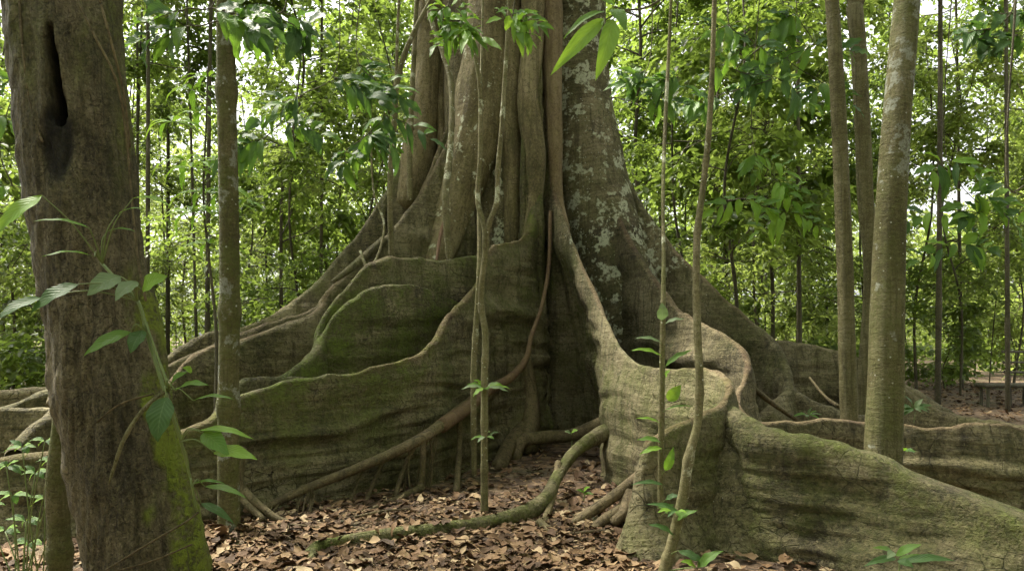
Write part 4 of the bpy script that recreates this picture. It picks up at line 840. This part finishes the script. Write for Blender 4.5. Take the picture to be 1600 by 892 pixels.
seedling('seedling', (1428, 655, 10.4), 'pale broad-leaved plant on the floor beyond the low wavy wall root', rosette((1428, 640), 10.4, 10, 34, 11, 15, ['pale_leaf', 'blue_leaf']))
seedling('seedling', (1262, 660, 9.0), 'small pale plant behind the low wall root near the slim brownish trunk', rosette((1262, 650), 9.0, 8, 24, 7, 16, ['pale_leaf', 'big_leaf']))
seedling('seedling', (1052, 830, 4.9), 'leafy seedling crowding the foot of the bare curving stem', rosette((1056, 800), 4.75, 9, 30, 11, 17, ['blue_leaf', 'big_leaf', 'bright_leaf']))
# shrub low at the left
ls = thing('shrub', tuple(W(40, 850, 4.3)), 'low leafy shrub with whorled green leaves at the lower left corner', 'shrub')
r = np.random.RandomState(31)
for i, (x, y) in enumerate([(35, 700), (70, 690), (100, 705), (10, 730), (55, 740), (95, 745), (20, 775), (70, 780), (105, 785), (40, 815), (8, 830), (80, 720), (45, 850), (-20, 790)]):
    d = 4.3 + r.uniform(-.3, .3); tip = W(x, y, d); base = W(40 + r.uniform(-20, 30), 880, 4.3); base[2] = 0
    stalk(ls, [base, (base + tip) / 2 + r.normal(0, .02, 3), tip], [.005, .004, .003], n=10, seg=5)
    for (b, tp, w, mt, dd, fc) in rosette((x, y), d, 6, 30, 12, 40 + i, ['big_leaf', 'bright_leaf', 'blue_leaf'], -.4, .3): blade(ls, W(*b, dd), W(*tp, dd), w * d / F, mt, (fc[0], -.35, 1), curl=.1)

# leafy sprays reaching in from above: a few large leaves on thin twigs
def spray(name, twig, rads, leaves, label, d, mat='darktrunk', cat='branch'):
    t = thing(name, tuple(W(*twig[0])), label, cat)
    stalk(t, [W(*c) for c in twig], rads, mat=mat, name='twig', n=30)
    for (b, tp, w, mt, fc) in leaves: blade(t, W(*b, d), W(*tp, d - .08), w * d / F, mt, fc, curl=.12, fold=.3)
    return t
FB = (.2, -1, .2)
spray('leafy_branch', [(1060, -20, 3.4), (1010, 12, 3.4), (970, 18, 3.4), (945, 32, 3.4)], [.006, .005, .004, .003],
      [pl((943, 30), (860, 118), 28, 'bright_leaf', FB), pl((958, 30), (930, 127), 32, 'bright_leaf', FB), pl((945, 18), (880, 62), 14, 'big_leaf', (.2, -.6, .7)), pl((955, 15), (978, 50), 26, 'big_leaf', FB), pl((960, 8), (905, -8), 16, 'big_leaf', FB)], 'hanging branch tip with long pointed bright leaves over the giant trunk\'s lichened edge', 3.4)
r = np.random.RandomState(44)
def cluster(name, centers, d, ln, w, mats, label, seed, nper=6, hang=.6):
    r_ = np.random.RandomState(seed)
    t = thing(name, tuple(W(centers[0][0], centers[0][1] - 40, d)), label, 'branch')
    stalk(t, [W(centers[0][0] + 10, -60, d)] + [W(x, y, d) for x, y in centers], [.008] + [.005] * len(centers), mat='darktrunk', name='twig', n=40)
    for x, y in centers:
        for sub in range(2 if nper > 3 else 1):
            a = r_.uniform(0, 6.28); L = ln * r_.uniform(.9, 1.9)
            ex_, ey_, ed_ = math.cos(a) * L, (.25 + .75 * r_.uniform()) * L * hang * .8, .5 * math.sin(a) * L / F * d
            tw = [W(x, y, d), W(x + ex_ * .5, y + ey_ * .35, d + ed_ * .5), W(x + ex_, y + ey_, d + ed_)]
            stalk(t, tw, [.004, .003, .002], mat='darktrunk', name='twig', n=10, seg=5)
            m_ = int(nper * r_.uniform(.5, 1.1)) + 2
            for i in range(m_):
                q = (i + 1) / m_; l_ = ln * r_.uniform(.45, 1.15) * (1.1 - .3 * q)
                bx_, by_, bd_ = x + ex_ * q, y + ey_ * (.7 * q * q + .3 * q), d + ed_ * q
                sg = 1 if i % 2 else -1; aa = math.atan2(ey_, ex_) + (sg * r_.uniform(.5, 1.2) if i < m_ - 1 else 0)
                dx, dy = math.cos(aa) * l_, math.sin(aa) * l_ + l_ * r_.uniform(.0, .45)
                blade(t, W(bx_, by_, bd_), W(bx_ + dx, by_ + dy, bd_ + r_.uniform(-.15, .15)), w * r_.uniform(.6, 1.2) * d / F, mats[(i + sub) % len(mats)], (r_.uniform(-.6, .6), -.6, r_.uniform(.2, 1.1)), curl=r_.uniform(.03, .2), fold=r_.uniform(.15, .5), wavy=r_.uniform(.03, .12))
cluster('leafy_branch', [(700, 10), (690, 30), (730, 35), (715, 55)], 5.6, 40, 14, ['big_leaf', 'bright_leaf'], 'green leaf cluster hanging over the giant trunk\'s left columns at the top', 51, 7)
cluster('leafy_branch', [(800, 30), (795, 45), (812, 20)], 5.8, 34, 13, ['big_leaf', 'bright_leaf'], 'green leaf cluster hanging at the top beside the giant trunk\'s central column', 52, 6)
cluster('leafy_branch', [(330, 12), (290, 15), (300, 40), (365, 25)], 4.6, 52, 26, ['blue_leaf', 'big_leaf'], 'dark leaves hanging across the top of the grey upright sapling', 53, 5)
cluster('leafy_branch', [(1580, 20), (1550, 45), (1525, 60), (1590, 55)], 5.0, 34, 18, ['blue_leaf'], 'dark leaves silhouetted against pale sky in the upper right corner', 54, 5)
cluster('leafy_branch', [(1580, 300), (1600, 290)], 4.6, 55, 18, ['pale_leaf', 'blue_leaf'], 'pale broad leaf reaching in at the right edge beside the wood', 55, 2)

for i, (cs_, d_, ln_, w_, mt_, lab) in enumerate([
        ([(520, 120), (470, 150), (440, 190), (415, 215)], 7.6, 46, 17, ['big_leaf', 'blue_leaf'], 'branch with drooping dark green leaves left of the giant trunk\'s top'),
        ([(560, 100), (590, 130), (600, 180), (575, 210), (540, 235)], 8.0, 40, 15, ['blue_leaf', 'big_leaf'], 'drooping leafy branch beside the bending grey liana'),
        ([(440, 20), (400, 10), (460, 40)], 6.0, 46, 24, ['blue_leaf'], 'dark leaves at the top edge between the grey sapling and giant trunk'),
        ([(1010, 110), (985, 130), (1030, 150), (1060, 120)], 8.5, 36, 15, ['blue_leaf', 'big_leaf'], 'dark leafy branch hanging beside the lichened trunk edge'),
        ([(1140, 40), (1180, 70), (1150, 110), (1210, 120), (1120, 150)], 8.2, 40, 17, ['blue_leaf', 'big_leaf'], 'dark leafy branch at the top behind the bare curving stem'),
        ([(1245, 20), (1270, 70), (1230, 90), (1285, 130)], 9.0, 42, 18, ['big_leaf', 'blue_leaf'], 'dark leafy branch above the slim trunks near the top'),
        ([(1480, 250), (1510, 300), (1540, 330), (1460, 330), (1500, 380)], 9.5, 42, 17, ['big_leaf', 'bright_leaf', 'blue_leaf'], 'leafy branch reaching over the gap above the wooden bench'),
        ([(1180, 240), (1210, 280), (1160, 310), (1230, 330)], 10, 36, 14, ['big_leaf', 'bright_leaf'], 'green leafy branch hanging midway above the right-hand crest'),
        ([(30, 120), (10, 180), (0, 240), (20, 290)], 6.5, 44, 16, ['big_leaf', 'blue_leaf'], 'leafy branch showing at the left edge behind the hollow trunk')]):
    cluster('leafy_branch', cs_, d_, ln_, w_, mt_, lab, 70 + i, 8, .8)
# tall seedling with long drooping leaves behind the grey upright sapling
ts = thing('young_tree', tuple(W(330, 640, 8.2)), 'young tree with whorls of long drooping yellow-green leaves behind the grey upright sapling', 'tree')
stalk(ts, [W(*c) for c in [(335, 700, 8.2), (338, 520, 8.2), (326, 400, 8.2), (318, 310, 8.2), (322, 200, 8.2), (325, 100, 8.2)]], [.02, .018, .015, .012, .01, .006], mat='darktrunk', n=40)
r = np.random.RandomState(61)
for (x, y) in [(300, 140), (325, 120), (310, 175), (345, 250), (300, 262), (318, 300), (290, 250), (322, 330), (345, 300), (360, 260), (270, 190), (300, 330), (330, 380), (375, 320)]:
    d = 8.2 + r.uniform(-.4, .4)
    stalk(ts, [W(322, y + 25, 8.2), W((322 + x) / 2, y + 8, (8.2 + d) / 2), W(x, y, d)], [.006, .004, .003], n=10, seg=5, name='stalk')
    for i in range(7):
        a = i / 7 * 6.28 + r.uniform(-.3, .3); l_ = r.uniform(38, 62)
        dx = math.cos(a) * l_; dy = .35 * l_ + .35 * math.sin(a) * l_
        blade(ts, W(x + dx * .08, y, d), W(x + dx, y + dy, d + .25 * math.sin(a)), 11 * d / F, ['bright_leaf', 'bright_leaf', 'big_leaf'][i % 3], (math.cos(a) * .4, -.5, 1), curl=.18, fold=.3)
# understory branches between the sapling and the giant trunk
for i, (px, D, k, s, lab) in enumerate([(560, 14.5, 4, .8, 'leafy understory tree close against the giant trunk\'s left outline'), (470, 13.8, 0, .75, 'understory tree with drooping dark leaf sprays left of the giant trunk'), (1150, 14.5, 1, .75, 'leafy understory tree close behind the giant trunk\'s right outline'), (1075, 15.5, 0, .9, 'understory tree filling the gap behind the bare curving stem')]):
    place_tree(PR[k], (px - 800) * D / F, D, i * 2.1, s, lab, 'understory trees near the giant tree')

# ------------------------------------------------------------------ wooden bench
bD = 16.2
bx, by = (1566 - 800) * bD / F, bD
bench = thing('bench', (bx + .75, by, 0), 'rustic weathered log bench with slatted back among the trees', 'bench')
def rod(nm, a, b, r0, seed):
    V, fs, uv, _ = tube([a, (np.array(a) + b) / 2 + [0, 0, .01], b], [r0, r0 * 1.05, r0], 14, 9, seed=seed, rough=.12); part(nm, bench, V, fs, M['wood'], uv=uv, att=tints(V, 0, .3, .2))
for i, dy in enumerate((-.2, -.08, .04, .16)): rod('seat_slat', (bx - .5, by + dy, .45), (bx + 1.9, by + dy, .44), .042, i)
for i, (dx, dy) in enumerate(((-.42, -.17), (-.35, .17), (.55, -.17), (.6, .17), (1.7, -.17), (1.7, .17))): rod('leg', (bx + dx, by + dy, -.05), (bx + dx, by + dy, .42), .032, 10 + i)
for i, dx in enumerate((.35, 1.75)): rod('back_post', (bx + dx, by + .26, -.05), (bx + dx, by + .36, 1.35), .036, 20 + i)
for i, z in enumerate((.7, .92, 1.15)): rod('back_rail', (bx + .2, by + .25 + .03 * i, z + .03), (bx + 1.95, by + .25 + .03 * i, z - .02), .026, 30 + i)

# ------------------------------------------------------------------ dead leaves on the floor
def dry_leaf(seed):
    r_ = np.random.RandomState(seed); m_, q = 6, 4
    t = np.linspace(0, 1, m_); prof = np.sin(np.pi * t ** .8) ** .8; prof[0] = .05; prof[-1] = .03
    x = np.linspace(-1, 1, q); w = r_.uniform(.18, .3)
    X = t[:, None] - .5 + 0 * x; Y = prof[:, None] * x[None] * w
    cu = r_.uniform(-.35, .5); fo = r_.uniform(-.1, .5)
    Z = cu * (t[:, None] - .5) ** 2 * 1.4 + fo * np.abs(Y) * 1.3 + .06 * np.sin(t * 9 + seed)[:, None] * x[None] + r_.normal(0, .012, (m_, q))
    V = np.stack([X, Y, Z - Z.min() * .6], -1).reshape(-1, 3)
    return V, grid_faces(m_, q)
DL = [dry_leaf(s) for s in range(10)]
r = np.random.RandomState(77)
def litter(nn, x0, x1, y0, y1, s0=.045, s1=.17):
    """positions on the floor inside a px/row window of the surveyed view"""
    py = np.sqrt(r.uniform(0, 1, nn)) * (y1 - y0) + y0 if y1 - y0 > 100 else r.uniform(y0, y1, nn)
    D = EYE * F / (py - HOR); px = r.uniform(x0, x1, nn)
    s = s0 + (s1 - s0) * r.uniform(0, 1, nn) ** 1.9
    return np.stack([(px - 800) * D / F, D], 1), s
p1, s1 = litter(8500, 300, 1030, 690, 940)
p2, s2 = litter(900, 0, 330, 760, 960)
p3 = np.stack([r.uniform(-9, 15, 13000), r.uniform(8, 28, 13000)], 1); s3 = r.uniform(.06, .17, 13000)
p5, s5 = litter(700, 980, 1330, 850, 980)
p4 = np.stack([r.uniform(1.8, 6, 1500), r.uniform(3.8, 10, 1500)], 1); s4 = r.uniform(.06, .16, 1500)
PP = np.vstack([p1, p2, p3, p4, p5]); SS = np.concatenate([s1, s2, s3, s4, s5])
k = len(PP); rot = r.uniform(0, 6.283, k); tx, ty = r.normal(0, .2, k), r.normal(0, .2, k); lift = np.abs(r.normal(0, .014, k)) + .008; kind = r.randint(0, 10, k)
pxl = 800 + PP[:, 0] * F / PP[:, 1]; pyl = HOR + EYE * F / PP[:, 1]
inv = (pxl > 330) & (pxl < 985) & (pyl < 892) & (pyl > 720)
score = np.where(inv, SS / PP[:, 1], 0); own = np.zeros(k, bool); own[np.argsort(-score)[:270]] = True
dme = [mesh('fallen_leaf', V, Fc, M['dry'], att=np.zeros((len(V), 3)) + .1 * i) for i, (V, Fc) in enumerate(DL)]
for i in np.nonzero(own)[0]:
    o = link('fallen_leaf', dme[kind[i]], ground); x, y = PP[i]
    o.location = (x, y, float(gz(x, y)) + lift[i] + .012); o.rotation_euler = (tx[i], ty[i], rot[i]); o.scale = (SS[i],) * 3
Vs, Fs, As, off = [], [], [], 0
for q in range(10):
    ii = np.nonzero((~own) & (kind == q))[0]
    V, Fc = DL[q]; c_, s_ = np.cos(rot[ii]), np.sin(rot[ii])
    v = V[None] * SS[ii][:, None, None]
    v = np.stack([v[..., 0], v[..., 1], v[..., 2] + v[..., 1] * tx[ii][:, None] - v[..., 0] * ty[ii][:, None]], -1)
    v = np.stack([v[..., 0] * c_[:, None] - v[..., 1] * s_[:, None], v[..., 0] * s_[:, None] + v[..., 1] * c_[:, None], v[..., 2]], -1)
    v = v + np.stack([PP[ii, 0], PP[ii, 1], gz(PP[ii, 0], PP[ii, 1]) + lift[ii]], 1)[:, None]
    Vs.append(v.reshape(-1, 3)); Fs.append((Fc[None] + (np.arange(len(ii)) * len(V))[:, None, None]).reshape(-1, 4) + off); off += len(ii) * len(V)
    As.append(np.repeat(np.repeat(r.uniform(0, 1, len(ii)), len(V))[:, None], 3, 1))
o = link('leaf_litter', mesh('leaf_litter', np.vstack(Vs), np.vstack(Fs), M['dry'], att=np.vstack(As)), ground); o['kind'] = 'stuff'
tv, tf, off = [], [], 0
for i in range(170):
    y = r.uniform(730, 900); D = EYE * F / (y - HOR); x = (r.uniform(330, 990) - 800) * D / F; a = r.uniform(0, 3.14); L_ = r.uniform(.08, .4); h = float(gz(x, D)) + .03
    V, fs, uv, _ = tube([(x, D, h), (x + .5 * L_ * math.cos(a) + r.normal(0, .01), D + .5 * L_ * math.sin(a), h + r.uniform(0, .02)), (x + L_ * math.cos(a), D + L_ * math.sin(a), h + r.uniform(-.01, .03))], [.004, .0035, .002], 6, 5, rough=.1)
    tv.append(V); tf += [q + off if q.shape[1] == 4 else np.c_[q + off, q[:, :1] + off] for q in fs[:1]]; off += len(V)
tv = np.vstack(tv); o = link('twig_litter', mesh('twig_litter', tv, np.vstack(tf), M['root'], uv=tv[:, :2], att=tints(tv)), ground); o['kind'] = 'stuff'
for i in range(26):
    q = r.uniform(0, 1); x_ = 500 + 330 * q; d_ = np.interp(x_, [494, 600, 690, 770, 828], [5.42, 5.68, 5.87, 6.05, 6.3]) + r.normal(0, .05); y_ = np.interp(x_, [494, 600, 690, 770, 828], [857, 839, 828, 816, 798])
    o = link('fallen_leaf', dme[i % 10], ground); o.location = [float(c) for c in W(x_, y_, d_) + np.array([0, 0, .055])]; o.rotation_euler = (r.normal(0, .5), r.normal(0, .5), r.uniform(0, 6.28)); o.scale = (r.uniform(.07, .15),) * 3
# fallen sticks
for i, (a, b, r0) in enumerate([((555, 800, 6.3), (640, 783, 6.6), .012), ((880, 842, 5.75), (985, 830, 5.9), .014), ((420, 820, 6.1), (520, 835, 5.9), .008), ((1000, 882, 5.2), (940, 888, 5.1), .012), ((690, 870, 5.35), (740, 840, 5.75), .009)]):
    a, b = W(*a), W(*b); a[2] = gz(a[0], a[1]) + .03; b[2] = gz(b[0], b[1]) + .03
    V, fs, uv, _ = tube([a, (a + b) / 2 + [0, .02, .01], b], [r0, r0, r0 * .5], 14, 7, seed=i, rough=.15)
    o = link('fallen_stick', mesh('fallen_stick', V, fs, M['root'], uv=uv, att=tints(V)), None)
    tag(o, ['dead stick lying against the foot of the front left wall root', 'dead stick by the blunt nose under the dark roots', 'thin twig lying in litter near the grey sapling\'s foot', 'short stick at the very foot of the blunt nose', 'short twig leaning on the mossy ground root'][i], 'stick')
